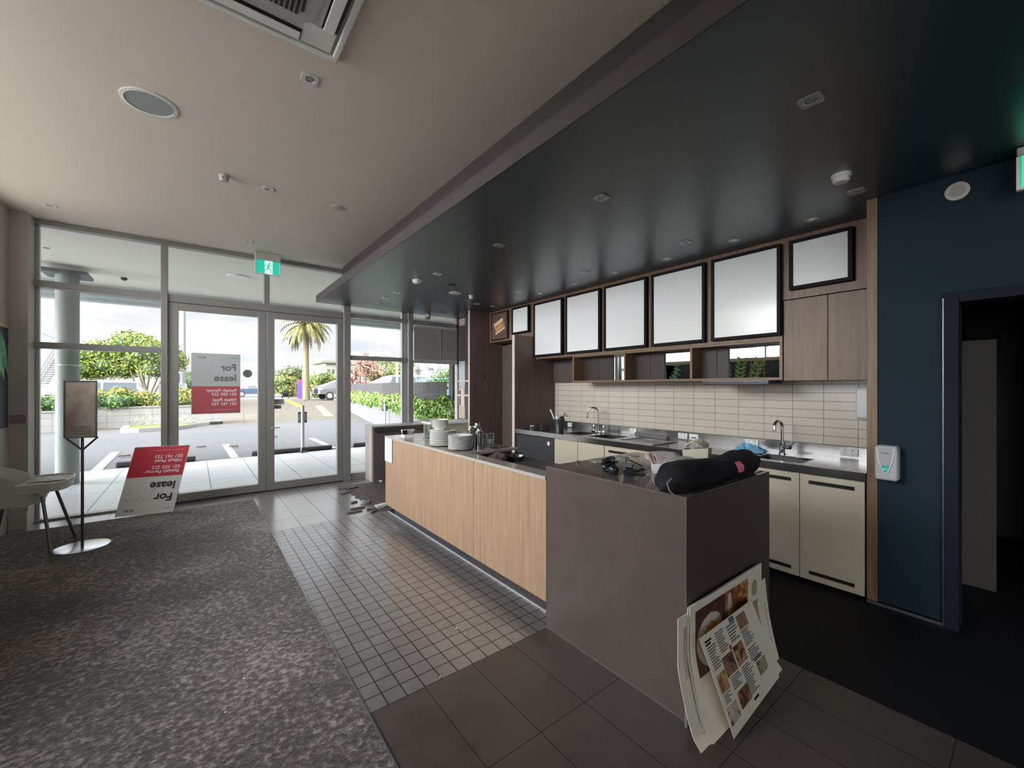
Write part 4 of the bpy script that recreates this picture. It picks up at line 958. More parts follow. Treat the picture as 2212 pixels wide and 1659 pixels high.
# base units
def base_unit(y0, y1, doors, label, slots=False, mat=None, kind='cabinet'):
    o = thing('base_cabinet', label, kind, (4.1, (y0+y1)/2, 0)); mat = mat or m_cream
    MB().box(3.80, 4.50, y0+.002, y1-.002, .105, ZW-.19 if not slots else ZW-.20).build('carcass', mat, o)
    MB().box(3.85, 4.50, y0+.002, y1-.002, 0, .10).build('plinth', m_kick, o)
    w = (y1-y0)/doors
    for k in range(doors):
        a, c = y0+k*w+.003, y0+(k+1)*w-.003
        if not slots: MB().box(3.772, 3.795, a, c, .04, ZW-.06, .002, 1).build('door', mat, o)
        else:
            b = MB(); zz = [(.03, .072), (.105, .762), (.795, ZW-.06)]
            b.box(3.772, 3.795, a, c, .03, .070); b.box(3.772, 3.795, a, c, .100, .770); b.box(3.772, 3.795, a, c, .800, ZW-.06)
            for z0, z1 in ((.070, .100), (.770, .800)): b.box(3.772, 3.795, a, a+.055, z0, z1); b.box(3.772, 3.795, c-.055, c, z0, z1)
            bmesh.ops.remove_doubles(b.bm, verts=b.bm.verts, dist=1e-5); d = b.build('door', mat, o)
            for z0, z1 in ((.070, .100), (.770, .800)): MB().box(3.788, 3.796, a+.056, c-.056, z0, z1).build('slot_handle', m_black, d)
    for k in range(doors): c = y0+k*w+(w*.8 if k % 2 == 0 else w*.2); MB().box(3.766, 3.790, c-.05, c+.05, ZW-.0595, ZW-.056).build('finger_pull', m_pole, o)
    return o
base_unit(3.12, 3.957, 2, 'cream two-door sink cabinet under the left steel sink')
base_unit(2.42, 3.117, 1, 'cream cabinet with a slot handle, partly hidden by the island', True)
base_unit(.770, 1.568, 2, 'cream two-door cabinet with slot handles by the blue wall', True)
bf = thing('bar_fridge', 'black-fronted under-bench fridge at the far end of the steel bench', 'fridge', (4.15, 4.36, 0))
MB().box(3.80, 4.50, 3.962, 4.77, .02, .84).build('body', m_black, bf); MB().box(3.771, 3.798, 3.964, 4.768, .06, .838, .003).build('door', M('fridge_door', (.022, .022, .027), .35), bf)
MB().cyl((3.771, 4.06, .765), (3.764, 4.06, .765), .028, n=20).build('badge', m_chrome, bf)
ud = thing('dishwasher', 'dark under-bench appliance between the cream cabinets', 'appliance', (4.15, 2.0, 0))
MB().box(3.80, 4.50, 1.573, 2.414, .02, .80).build('body', m_black, ud); MB().box(3.785, 3.798, 1.58, 2.41, .06, .79, .003).build('door', m_blackgloss, ud)

# taps
def tube_arc(c, r, a0, a1, n, ax):
    return [c+ax*(math.cos(t)*r)+Vector((0, 0, math.sin(t)*r)) for t in [a0+(a1-a0)*i/n for i in range(n+1)]]
tp = thing('gooseneck_tap', 'tall gooseneck mixer tap with two cross levers at the left sink', 'tap', (4.36, 3.70, ZW)); c = tp.location
b = MB(); b.box(c.x-.025, c.x+.025, c.y-.11, c.y+.11, ZW+.0005, ZW+.022, .006)
ax = Vector((-.55, .83, 0)).normalized()
pts = [Vector((c.x, c.y, ZW+.02)), Vector((c.x, c.y, 1.17))]+tube_arc(Vector((c.x, c.y, 1.17))+ax*.075, .075, math.pi, .12, 10, ax)
pts.append(pts[-1]+Vector((0, 0, -.055))); b.tube(pts, .0115, 10); b.tube([pts[-1], pts[-1]+Vector((0, 0, -.03))], .015, 10)
b.build('spout', m_chrome, tp, True)
for s in (-1, 1):
    q = MB(); q.lathe([(.018, .02), (.014, .05), (.018, .08), (.014, .10)], (c.x, c.y+s*.085, ZW), 14); q.tube([(c.x, c.y+s*.085, ZW+.10), (c.x-.01, c.y+s*.15, ZW+.115)], .008, 8); q.build('lever', m_chrome, tp, True)
tp = thing('mixer_tap', 'short curved chrome mixer tap at the right sink', 'tap', (4.30, 1.47, ZW)); c = tp.location
b = MB(); b.cyl((c.x, c.y, ZW+.0005), (c.x, c.y, ZW+.012), .030, n=20); b.cyl((c.x, c.y, ZW+.01), (c.x, c.y, ZW+.11), .023, n=18)
ax = Vector((-1, .25, 0)).normalized(); pts = [Vector((c.x, c.y, ZW+.10)), Vector((c.x, c.y, 1.155))]+tube_arc(Vector((c.x, c.y, 1.155))+ax*.055, .055, math.pi, .1, 9, ax)
pts.append(pts[-1]+Vector((0, 0, -.04))); b.tube(pts, .0135, 12); b.build('spout', m_chrome, tp, True)
b = MB(); b.cyl((c.x, c.y, ZW+.07), (c.x-.03, c.y-.075, ZW+.07), .019, n=16); b.tube([(c.x-.03, c.y-.075, ZW+.075), (c.x-.05, c.y-.11, ZW+.13)], .005, 6); b.build('lever', m_chrome, tp, True)

# sockets on the upstand
def socket(y, w, label, holes=2, red=0):
    o = thing('power_socket', label, 'socket', (4.53, y, .905), 'switch plates on the steel upstand'); z0, z1 = .918, .985
    MB().box(4.524, 4.5345, y-w/2, y+w/2, z0, z1, .003).build('plate', m_white, o)
    b = MB(); n = holes
    for k in range(n):
        yy = y+(k-(n-1)/2)*w*.42
        for dy, dz, an in ((-.008, .004, 25), (.008, .004, -25), (0, -.010, 0)): b.box(-.0012, .0012, -.0014, .0014, -.004, .004, mat=Matrix.Translation((4.5235, yy+dy, .942+dz)) @ Matrix.Rotation(math.radians(an), 4, 'X'))
        b.box(4.5225, 4.524, yy-.006, yy+.006, .966, .976)
    b.build('pin_holes' if n else 'rocker', m_inkgrey, o); return o
socket(4.408, .09, 'single socket plate left of the gooseneck tap', 1)
socket(3.265, .105, 'socket plate on the steel upstand above the steel tray', 1)
socket(2.577, .115, 'left plate of the adjoining pair on the upstand', 2)
o = thing('isolator_switch', 'plain plate with a dark switch slot, right of the adjoining pair', 'switch', (4.53, 2.442, .905), 'switch plates on the steel upstand')
MB().box(4.524, 4.5345, 2.388, 2.496, .918, .985, .003).build('plate', m_white, o); MB().box(4.521, 4.5235, 2.415, 2.470, .938, .950).build('rocker', m_black, o)
socket(1.823, .125, 'double socket plate behind the crumpled blue cloth', 2)
socket(1.032, .125, 'double socket plate at the right end of the steel bench', 2)

# things on the steel bench
bk = thing('utensil_bucket', 'dark metal bucket holding scoops and utensils', 'bucket', (4.07, 4.168, ZW+.0005)); c = bk.location
b = MB(); b.lathe([(.062, 0), (.082, .165), (.086, .165), (.086, .170), (.080, .170), (.060, .006)], c, 28); b.build('pail', M('bucket_metal', (.10, .105, .105), .35, .8), bk, True)
b = MB(); b.tube([c+Vector((.0, .02, .03)), c+Vector((-.05, .13, .30))], .009, 8); b.tube([c+Vector((0, .03, .15)), c+Vector((.0, .06, .20)), c+Vector((.03, .04, .19))], .014, 8); b.build('white_scoop', m_white, bk, True)
b = MB(); b.tube([c+Vector((0, -.02, .03)), c+Vector((.02, -.09, .26)), c+Vector((.02, -.135, .21))], .009, 8); b.ball(c+Vector((0, -.05, .19)), .028, 10, (1, 1.4, .8)); b.build('black_ladle', m_black, bk, True)
# steel baking tray with rolled film and bar
ty = thing('steel_tray', 'flat steel tray lying on the bench below the socket', 'tray', (3.98, 2.78, ZW+.001))
p = [Vector((3.80, 2.90, 0)), Vector((3.80, 2.50, 0)), Vector((4.30, 2.50, 0)), Vector((4.30, 2.96, 0))]
b = MB(); b.box(3.80, 4.30, 2.50, 2.94, ZW+.0065, ZW+.010); b.box(3.80, 3.806, 2.50, 2.94, ZW+.010, ZW+.022); b.box(4.294, 4.30, 2.50, 2.94, ZW+.010, ZW+.022); b.box(3.806, 4.294, 2.50, 2.506, ZW+.010, ZW+.022); b.box(3.806, 4.294, 2.934, 2.94, ZW+.010, ZW+.022)
b.build('tray_body', M('tray_steel', (.55, .54, .52), .35, .9), ty)
tag(MB().cyl((4.22, 3.0, ZW+.0515), (4.12, 2.52, ZW+.0515), .028, n=20).build('film_roll', M('roll_grey', (.16, .16, .18), .4), smooth=True), 'dark grey roll of film lying across the steel tray', 'roll')
# crumpled things at the far left of the bench
def crumple(name, label, cat, c, r, mat, seed=1, sc=(1, 1, .5), sub=3, amp=.35, group=None):
    rnd = random.Random(seed); bm = bmesh.new(); bmesh.ops.create_icosphere(bm, subdivisions=sub, radius=1.0)
    offs = [Vector((rnd.gauss(0, 1), rnd.gauss(0, 1), rnd.gauss(0, 1))).normalized() for _ in range(14)]
    for v in bm.verts:
        d = v.co.normalized(); k = 1+amp*sum(((i % 2)*2-1)*max(0, d.dot(o))**5 for i, o in enumerate(offs))+rnd.uniform(-.06, .06)
        v.co = Vector((d.x*k*r*sc[0], d.y*k*r*sc[1], max(-.98*r*sc[2], d.z*k*r*sc[2])))
    lo = min(v.co.z for v in bm.verts); b = MB(); b.bm.free(); b.bm = bm
    for v in bm.verts: v.co += Vector((c[0], c[1], c[2]-lo))
    return tag(b.build(name, mat), label, cat, group)
m_bluecloth = M('cloth_blue', (.22, .48, .66), .6, var=.25, scale=18)
b = MB(); rnd = random.Random(4); gr = []
for i in range(16):
    row = []
    for j in range(14):
        x, y = 4.06+.26*i/15, 1.60+.22*j/13
        env = math.sin(math.pi*i/15)*math.sin(math.pi*j/13)
        z = ZW+.008+env*(.035+.035*abs(math.sin(i*1.9+j*.7))+.02*rnd.random()); row.append((x+rnd.uniform(-.012, .012)+.02*math.sin(j), y+rnd.uniform(-.012, .012)+.03*math.sin(i*.9), z))
    gr.append(row)
b.sheet(gr, (0, 0, -.002)); tag(b.build('crumpled_cloth', m_bluecloth), 'crumpled light blue cleaning cloth on the steel bench', 'cloth')
tag(MB().lathe([(.03, 0), (.034, .004), (.012, .008)], (4.16, 1.28, ZW+.001), 18).build('sink_plug', m_chrome, smooth=True), 'small round plug lying on the rim of the right sink', 'plug')
for k, (x, y, l) in enumerate(((3.95, 4.62, 'small glass dish at the far left end of the steel bench'), (4.02, 4.70, 'second small glass dish against the divider panel'))):
    tag(MB().lathe([(.02, 0), (.03, .01), (.036, .035), (.034, .035), (.026, .012)], (x, y, ZW+.0065), 16).build('glass_dish', m_china if k else m_clear, smooth=True), l, 'dish')
g = thing('napkin_stand', 'small dark stand with a bent wire on the far steel bench', 'stand', (4.0, 4.42, ZW+.0065)); c = g.location
MB().box(c.x-.05, c.x+.06, c.y-.08, c.y+.04, c.z, c.z+.012, .002).build('base', m_black, g); MB().tube([c+Vector((-.02, .03, .012)), c+Vector((-.02, .03, .07))], .004, 6).build('wire', m_chrome, g)

# paper towel dispenser on the tiles, hand soap dispenser on the blue wall
td = thing('towel_dispenser', 'white wall dispenser on the tiles beside the timber end panel', 'dispenser', (4.45, .86, 1.24))
b = MB(); b.box(4.40, 4.555, .785, .965, 1.25, 1.52, .03, 4); b.build('body', m_white, td, True)
b = MB(); b.box(4.392, 4.399, .80, .95, 1.27, 1.50, .003); b.build('front_cover', M('cover_grey', (.62, .63, .62), .3), td)
MB().box(4.50, 4.52, .80, .815, 1.06, 1.245).build('outlet_tube', m_white, td)
sd = thing('soap_dispenser', 'grey-white soap dispenser with green label on the blue wall', 'dispenser', (3.72, .64, .89))
m_disp = M('dispenser_silver', (.50, .50, .50), .35, var=.03)
b = MB(); b.box(3.665, 3.769, .583, .700, .895, 1.128, .018, 4); b.build('body', m_disp, sd, True)
def onface(y, z): return Vector((3.664, y, z))
sh = [onface(.685-.0, 1.115), onface(.598, 1.115), onface(.606, 1.03), onface(.630, .955), onface(.642, .94), onface(.654, .955), onface(.678, 1.03)]
b = MB(); b.prism(sh, (-.006, 0, 0)); b.build('shield', M('shield_grey', (.40, .40, .40), .3), sd)
b = MB(); b.tube([p+Vector((-.006, 0, 0)) for p in (sh[0], sh[6], sh[5], sh[4], sh[3], sh[2], sh[1])], .004, 6, False); b.build('shield_rim', m_white, sd, True)
b = MB(); b.prism([onface(.672, 1.0), onface(.640, .992), onface(.612, 1.008), onface(.618, .99), onface(.632, .958), onface(.642, .944), onface(.652, .958), onface(.666, .985)], (-.0085, 0, 0)); b.build('green_label', M('label_teal', (.02, .42, .36), .4), sd)
b = MB(); b.box(3.656, 3.6575, .622, .664, 1.075, 1.082); b.build('lettering', m_inkgrey, sd)
b = MB(); b.box(3.6545, 3.6555, .630, .655, .975, .979); b.box(3.6545, 3.6555, .632, .653, .966, .969); b.build('lettering', m_white, sd)

# ================================================================== ISLAND COUNTER
XI = 1.767
isl = thing('island_counter', 'long island counter with light oak front and grey stone top', 'counter', (2.1, 3.3, 0))
for y0, y1 in ((1.929, 2.786), (2.790, 3.740), (3.744, 4.70)):
    MB().box(XI, XI+.022, y0, y1, .155, .930, .0015, 1).build('front_panel', m_oak, isl)
MB().box(XI+.0225, XI+.05, 1.93, 4.69, .155, .93).build('backing', m_brown, isl)
MB().box(1.885, 1.905, 1.93, 4.72, .0, .154).build('plinth', m_kick, isl)
MB().box(1.877, 1.884, 1.93, 4.90, .001, .010).build('floor_strip', M('strip_bright', (.62, .62, .64), .35, .3), isl)
# top: wide far part, narrow near ledge
b = MB(); b.box(XI-.006, 2.412, 3.03, 4.70, .932, .955); b.box(XI-.006, 1.884, 1.927, 3.03, .932, .955)
bmesh.ops.remove_doubles(b.bm, verts=b.bm.verts, dist=1e-5); b.build('stone_top', m_quartz, isl)
b = MB(); b.box(XI-.0085, XI-.0063, 1.927, 4.70, .932, .9548); b.box(XI-.006, 2.412, 4.7002, 4.7025, .932, .9548); b.box(1.90, 2.412, 3.0275, 3.0297, .932, .9548); b.build('stone_edge', m_quartz_edge, isl)
MB().box(1.90, 2.36, 3.06, 4.68, .02, .9315).build('cabinet_body', m_oak2, isl)
MB().box(1.884, 1.90, 1.93, 3.029, .02, .93).build('inner_back', m_brown, isl)
MB().box(1.901, 2.46, 1.93, 3.055, .845, .868).build('low_bench_top', M('bench_dark_steel', (.11, .11, .105), .25, .5, .1), isl)
MB().box(1.93, 2.42, 1.95, 3.05, .02, .844).build('low_cabinet', m_blackmat, isl)
b = MB(); 
for y in (3.45, 4.0): b.box(1.80, 2.38, y, y+.003, .9552, .9556)
b.box(1.80, 1.803, 3.45, 4.0, .9552, .9556); b.build('top_joint', m_inkgrey, isl)
for (x, y), r in zip(((2.22, 3.12), (2.34, 3.13)), (.045, .045)):
    MB().cyl((x, y, .9552), (x, y, .9558), r, n=24).build('cup_recess', m_blackmat, isl)
# notice on the front
nt_ = thing('paper_notice', 'white paper notice taped to the far end of the oak counter front', 'notice', (XI-.004, 4.58, .66))
MB().box(XI-.0095, XI-.0088, 4.478, 4.695, .668, .935).build('sheet', M('paper_lilac_white', (.74, .74, .78), .6), nt_)
b = MB()
for k in range(9): b.box(XI-.0101, XI-.0097, 4.50+.02*(k % 3 == 2), 4.67, .90-.024*k, .904-.024*k)
b.build('text_lines', M('ink_faint', (.42, .42, .46), .6), nt_)
# stone block
sb = thing('stone_block', 'tall brown stone-clad block at the near end of the island', 'counter', (2.23, 1.455, 0))
XS0, XS1, YS0, YS1, ZS = 1.767, 2.70, .990, 1.925, 1.021
b = MB(); b.box(XS0, XS1, YS0, YS1, 0, ZS-.013, .0015, 1); b.build('cladding', m_stone, sb)
b = MB(); b.box(XS0, XS1, YS0, YS1, ZS-.0125, ZS, .0015, 1); b.build('polished_top', M('stone_polished', (.12, .10, .09), .09, var=.15, scale=12, spec=.6), sb)
b = MB(); b.box(XS0-.002, XS0+.002, YS1-.002, YS1+.002, 0, ZS); b.box(XS0-.0018, XS0+.0012, YS0-.0018, YS0+.0012, 0, ZS); b.box(XS0-.004, XS0-.0005, YS0, YS1, .0005, .006); b.build('edge_line', M('edge_line_grey', (.20, .18, .17), .4, .4), sb)
for k, x in enumerate((2.153, 2.287, 2.416, 2.539)):
    q = MB().lathe([(.047, 0), (.051, 0), (.051, .003), (.047, .003)], (x, 1.835, ZS+.0002), 28).build('cup_hole_ring', m_trim, sb, True)
    MB().cyl((x, 1.835, ZS+.0002), (x, 1.835, ZS+.0009), .0465, n=28).build('cup_hole', M('hole_brown', (.045, .03, .022), .5), sb)
MB().cyl((1.99, 1.86, ZS), (1.99, 1.86, ZS+.018), .013, n=14).build('locating_pin', m_chrome, sb)
b = MB(); b.box(2.60, 2.68, 1.02, 1.028, ZS+.0002, ZS+.0008); b.box(2.20, 2.68, 1.012, 1.02, ZS+.0002, ZS+.0008); b.build('top_joint', m_inkgrey, sb)

# low wall and sill bench under the right-hand windows
nb = thing('sill_bench', 'low dark bench with pale end and sill top beneath the right windows', 'bench', (3.1, 6.75, 0))
MB().box(2.283, 4.02, 6.60, 6.915, 0, .872).build('front_board', M('bench_board_dark', (.12, .10, .09), .5), nb)
MB().box(2.256, 2.282, 6.60, 6.915, .0, .872).build('end_board', M('bench_end_pale', (.48, .44, .39), .5), nb)
MB().box(2.250, 4.02, 6.592, 6.915, .873, .897, .002).build('top', M('sill_top', (.50, .48, .45), .35), nb)
MB().box(2.30, 4.02, 6.575, 6.5985, .80, .872).build('apron', m_brown, nb)
kb = thing('corner_bench', 'white-topped corner bench with cream front behind the plates', 'worktop', (3.5, 6.3, 0))
MB().box(3.10, 3.94, 6.10, 6.57, .905, .935, .002).build('top', m_whitepaint, kb); MB().box(3.14, 3.94, 6.13, 6.56, 0, .904).build('carcass', m_cream, kb)
# ================================================================== CEILING FITTINGS
m_fit = M('fitting_white', (.66, .66, .65), .35, var=.03); m_fitd = M('fitting_dim', (.38, .36, .35), .35, .3, .05)
def downlight(c, label, grp, rz=0, size=.092, mat=None, first=[None]):
    x, y, z = c; o = thing('square_downlight', label, 'light', (x, y, z), grp); h = size/2
    R = Matrix.Translation((x, y, z)) @ Matrix.Rotation(rz, 4, 'Z')
    b = MB(); r = h*.66; n = 24
    vs = []; 
    for zz in (-.0005, -.006):
        for i in range(n):
            t = 2*math.pi*(i+.5)/n; k = h/max(abs(math.cos(t)), abs(math.sin(t))); vs.append(R @ Vector((math.cos(t)*k, math.sin(t)*k, zz)))
        for i in range(n):
            t = 2*math.pi*(i+.5)/n; vs.append(R @ Vector((math.cos(t)*r, math.sin(t)*r, zz)))
    f = []
    for i in range(n):
        j = (i+1) % n; f += [(i, j, n+j, n+i), (2*n+i, 3*n+i, 3*n+j, 2*n+j), (i, 2*n+i, 2*n+j, j), (n+i, n+j, 3*n+j, 3*n+i)]
    b.add(vs, f); b.build('bezel', mat or m_fit, o)
    MB().lathe([(r*.98, -.0006), (r*.98, -.003), (r*.80, -.004), (r*.78, -.0008)], (x, y, z), 24).build('ring', m_chrome, o, True)
    MB().lathe([(r*.78, -.0008), (r*.55, -.0012), (r*.50, -.005), (0.0001, -.006)], (x, y, z), 20).build('lamp', M('lamp_face', (.30, .30, .29), .2), o, True)
    return o
gA = 'square downlights in the beige ceiling'
for (px, py), l in (((669, 170), 'square white downlight nearest the ceiling cassette'), ((579, 408), 'square white downlight beside the small round detector'), ((108, 443), 'square white downlight at the far left corner of the ceiling'), ((535, 521), 'square white downlight just before the left exit sign')):
    downlight(pz(px, py, ZC), l, gA)
gB = 'square downlights in the dark blue ceiling'
names = ['farthest of the three square downlights in a cluster over the door', 'middle of the three square downlights in a cluster over the door', 'nearest of the three square downlights in a cluster over the door']
row1 = [(2.255, .655, 'large-looking square downlight at the upper right of the blue ceiling'), (2.255, 1.887, 'square downlight in the middle of the blue ceiling'), (2.255, 3.109, 'square downlight left of centre on the blue ceiling, above the island'), (2.253, 4.338, 'square downlight beyond the white smoke alarm'), (2.238, 5.503, names[2]), (2.238, 5.949, names[1]), (2.238, 6.369, names[0])]
for x, y, l in row1: downlight((x, y, ZB), l, gB, mat=m_fitd if y < 3.2 else m_fit)
for y, l in ((.769, 'dim square downlight beside the timber end panel top'), (1.995, 'square downlight above the two largest menu screens'), (3.216, 'square downlight above the second tall menu screen'), (4.45, 'square downlight above the small square menu screen'), (5.503, 'small square downlight above the far divider panel')):
    downlight((3.55, y, ZB), l, gB, mat=m_fitd)
for y, l in ((1.113, 'round downlight above the landscape menu screen'), (1.704, 'round downlight above the largest tall menu screen'), (2.373, 'round downlight above the second largest menu screen'), (3.04, 'round downlight above the middle tall menu screen'), (3.68, 'round downlight above the second tall screen from the left'), (4.34, 'round downlight above the first tall menu screen'), (5.507, 'farthest round downlight, above the sandwich picture')):
    o = thing('round_downlight', l, 'light', (3.86, y, ZB), 'round downlights along the menu screens')
    MB().lathe([(.048, -.0005), (.048, -.004), (.032, -.006), (.031, -.0008)], (3.86, y, ZB), 24).build('bezel', m_fitd, o, True)
    MB().lathe([(.030, -.0008), (.016, -.004), (.0001, -.005)], (3.862, y, ZB), 18).build('lamp', m_chrome, o, True)
# air vent, speakers, detectors
q = thing('ceiling_vent', 'small dark slotted vent in the blue ceiling near the smoke alarm', 'vent', (2.634, 4.674, ZB)); c = q.location
b = MB()
for k in range(4): b.box(-.05, .05, -.006, .006, -.004, -.0005, mat=Matrix.Translation(c) @ Matrix.Rotation(k*math.pi/4, 4, 'Z') @ Matrix.Translation((.0, 0, -.0003*k)))
b.build('slots', m_blackmat, q)
q = thing('ceiling_disc', 'cream disc cover in the blue ceiling between vent and detector', 'cover', (2.902, 5.058, ZB)); MB().cyl(q.location-Vector((0, 0, .0005)), q.location-Vector((0, 0, .010)), .085, n=28).build('plate', M('cover_cream', (.66, .62, .54), .5), q)
q = thing('ceiling_sensor', 'flat dark sensor plate in the blue ceiling close to the window blind', 'sensor', (3.508, 6.541, ZB)); MB().cyl(q.location-Vector((0, 0, .0005)), q.location-Vector((0, 0, .008)), .055, n=20).build('plate', M('sensor_grey', (.12, .12, .12), .4), q)
def detector(c, r, h, label, name='smoke_detector', cat='detector', mat=None):
    q = thing(name, label, cat, c); mat = mat or m_fit
    MB().lathe([(r, -.0005), (r, -h*.35), (r*.92, -h*.42)], c, 28).build('base', mat, q, True)
    MB().lathe([(r*.86, -h*.42), (r*.86, -h*.8), (r*.70, -h), (.0001, -h*1.02)], c, 28).build('dome', mat, q, True)
    b = MB(); b.box(c[0]-r*.4, c[0]-r*.1, c[1]-r*.9, c[1]-r*.875, c[2]-h*.75, c[2]-h*.5); b.build('lens', m_inkgrey, q)
detector((2.18, 4.736, ZB), .060, .040, 'white round smoke alarm in the blue ceiling over the island', mat=m_white)
detector((3.16, 5.042, ZB), .036, .050, 'small white sensor in the blue ceiling by the far divider')
detector((3.194, .767, ZB), .050, .050, 'white smoke detector in the blue ceiling near the timber end panel', mat=m_white)
detector(tuple(pz(484, 379, ZC)), .040, .055, 'small round detector on the beige ceiling near a square downlight', mat=M('det_beige', (.45, .42, .38), .4))
q = thing('ceiling_speaker', 'small flat round plate on the beige ceiling near the bulkhead', 'cover', pz(728, 448, ZC)); MB().lathe([(.065, -.0005), (.065, -.006), (.03, -.010), (.0001, -.012)], q.location, 24).build('plate', M('det_beige2', (.50, .46, .42), .4), q, True)
q = thing('ceiling_speaker', 'large round ceiling loudspeaker with grey mesh in the beige ceiling', 'speaker', (-.237, 3.647, ZC)); c = q.location
MB().lathe([(.150, -.0005), (.150, -.006), (.128, -.009), (.127, -.0007)], c, 40).build('rim', m_white, q, True)
MB().cyl(c-Vector((0, 0, .0006)), c-Vector((0, 0, .005)), .1265, n=40).build('mesh', M('speaker_mesh', (.34, .36, .36), .6, .2), q)
q = thing('dome_camera', 'small grey dome security camera hanging by the window blind', 'camera', (3.356, 6.84, ZB)); c = q.location
MB().lathe([(.055, -.0005), (.055, -.03), (.050, -.05)], c, 24).build('mount', M('camera_grey', (.42, .42, .41), .4), q, True); MB().ball(c-Vector((0, 0, .055)), .048, 20, (1, 1, 1.15)).build('dome', M('camera_dome', (.34, .34, .33), .15), q, True)
MB().ball(c+Vector((-.03, -.036, -.075)), .016, 10).build('lens', m_black, q, True)
q = thing('wall_speaker', 'round cream loudspeaker high on the dark blue wall', 'speaker', (3.765, .323, 2.745)); c = q.location
Ry = Matrix.Rotation(-math.pi/2, 4, 'Y')
MB().lathe([(.055, .001), (.055, .008), (.042, .012), (.040, .012)], (3.769, .323, 2.745), 32, Ry).build('rim', M('cream_plate', (.52, .49, .43), .5), q, True)
MB().lathe([(.038, .006), (.036, .013), (.0001, .014)], (3.769, .323, 2.745), 32, Ry).build('mesh', M('cream_mesh', (.36, .34, .30), .6), q, True)

# air-conditioning cassette
ac = thing('ceiling_cassette', 'white square air-conditioning cassette at the top edge of the ceiling', 'air conditioner', (.179, 2.03, ZC))
AX1, AY1 = .654, 2.505; AX0, AY0 = AX1-.95, AY1-.95; z = ZC
b = MB(); fr = .035
b.box(AX0, AX1, AY1-fr, AY1, z-.028, z-.0005, .008, 2); b.box(AX0, AX1, AY0, AY0+fr, z-.028, z-.0005, .008, 2); b.box(AX0, AX0+fr, AY0+fr, AY1-fr, z-.028, z-.0005, .008, 2); b.box(AX1-fr, AX1, AY0+fr, AY1-fr, z-.028, z-.0005, .008, 2)
b.build('outer_frame', m_white, ac)
cx, cy = (AX0+AX1)/2, (AY0+AY1)/2
MB().box(AX0+.05, AX1-.05, AY0+.05, AY1-.05, z-.02, z-.001).build('face_plate', M('cassette_face', (.62, .62, .60), .4, var=.02), ac)
for k in range(4):
    R = Matrix.Translation((cx, cy, z)) @ Matrix.Rotation(k*math.pi/2, 4, 'Z')
    b = MB(); b.box(-.27, .27, .345, .425, -.0215, -.0202, mat=R); s = b.build('outlet_slot', m_blackmat, ac)
    b = MB(); b.box(-.262, .262, .352, .405, -.030, -.022, .003, 1, R @ Matrix.Rotation(math.radians(-2), 4, 'X')); b.build('louvre_blade', m_white, ac)
    b = MB(); p = [(-.42, .42), (-.278, .42), (-.278, .335), (-.262, .288), (-.288, .262), (-.335, .278), (-.42, .278)]
    b.prism([R @ Vector((x, y, -.0205)) for x, y in p], (0, 0, -.003)); b.build('corner_cover', m_white, ac)
b = MB(); o8 = [(-.31, -.24), (-.24, -.31), (.24, -.31), (.31, -.24), (.31, .24), (.24, .31), (-.24, .31), (-.31, .24)]
b.prism([(cx+x, cy+y, z-.0205) for x, y in o8], (0, 0, -.010)); b.build('grille_frame', M('cassette_grille', (.42, .41, .40), .5), ac)
b = MB()
for k in range(23): b.box(cx-.247+.022*k, cx-.234+.022*k, cy-.25+.03*(k in (0, 22)), cy+.25-.03*(k in (0, 22)), z-.0335, z-.0308)
b.build('grille_slots', m_blackmat, ac)

# exit signs
def runner(parent, o, x, y, s, m):
    """running figure: head, trunk, arms, legs, as flat bars on the plane (o, x, y)"""
    o = Vector(o); x = Vector(x); y = Vector(y); n = x.cross(y).normalized()
    P = lambda a, c: o+x*a*s+y*c*s
    b = MB()
    def bar(p, q, w):
        d = Vector((q[0]-p[0], q[1]-p[1])); d.normalize(); e = (-d.y*w/2, d.x*w/2)
        b.prism([P(p[0]-e[0], p[1]-e[1]), P(q[0]-e[0], q[1]-e[1]), P(q[0]+e[0], q[1]+e[1]), P(p[0]+e[0], p[1]+e[1])], n*.0015)
    b.prism([P(.08+.085*math.cos(t*.5236), .40+.085*math.sin(t*.5236)) for t in range(12)], n*.0015)
    bar((.02, .30), (-.06, -.02), .15); bar((.04, .27), (.24, .17), .06); bar((.24, .17), (.32, .27), .05); bar((.0, .28), (-.22, .24), .06); bar((-.22, .24), (-.30, .08), .05)
    bar((-.04, 0), (.12, -.14), .09); bar((.12, -.14), (.16, -.42), .07); bar((-.07, 0), (-.14, -.20), .09); bar((-.14, -.20), (-.38, -.22), .07)
    b.build('running_figure', m, parent)
ex = thing('exit_sign', 'green running-man exit sign hanging before the shopfront', 'sign', (.826, 6.75, 3.12))
x0, x1, z0, z1 = .668, .985, 3.125, 3.375
MB().box(x0, x1, 6.70, 6.78, z1-.055, z1+.0440, .008).build('housing', M('housing_grey', (.50, .49, .45), .5), ex)
b = MB(); b.box(x0, x0+.012, 6.735, 6.765, z0, z1-.056, .002, 1); b.box(x1-.012, x1, 6.735, 6.765, z0, z1-.056, .002, 1); b.box(x0+.012, x1-.012, 6.735, 6.765, z0, z0+.012, .002, 1); b.build('rim', m_white, ex)
MB().box(x0+.0125, x1-.0125, 6.742, 6.758, z0+.0125, z1-.0565).build('green_face', m_greenlit, ex)
xm = (x0+x1)/2+.01; MB().box(xm-.048, xm+.048, 6.739, 6.7415, z0+.013, z1-.057).build('white_panel', m_whitelit, ex)
runner(ex, (xm, 6.7385, (z0+z1)/2-.028), (1, 0, 0), (0, 0, 1), .165, m_greenlit)
e2 = thing('exit_sign', 'green lit exit sign cut off by the right edge, above the doorway', 'sign', (3.66, -.08, 2.69))
MB().box(3.60, 3.69, -.26, .085, 2.865, 2.905, .006).build('housing', M('housing_grey', (.5, .5, .45)), e2)
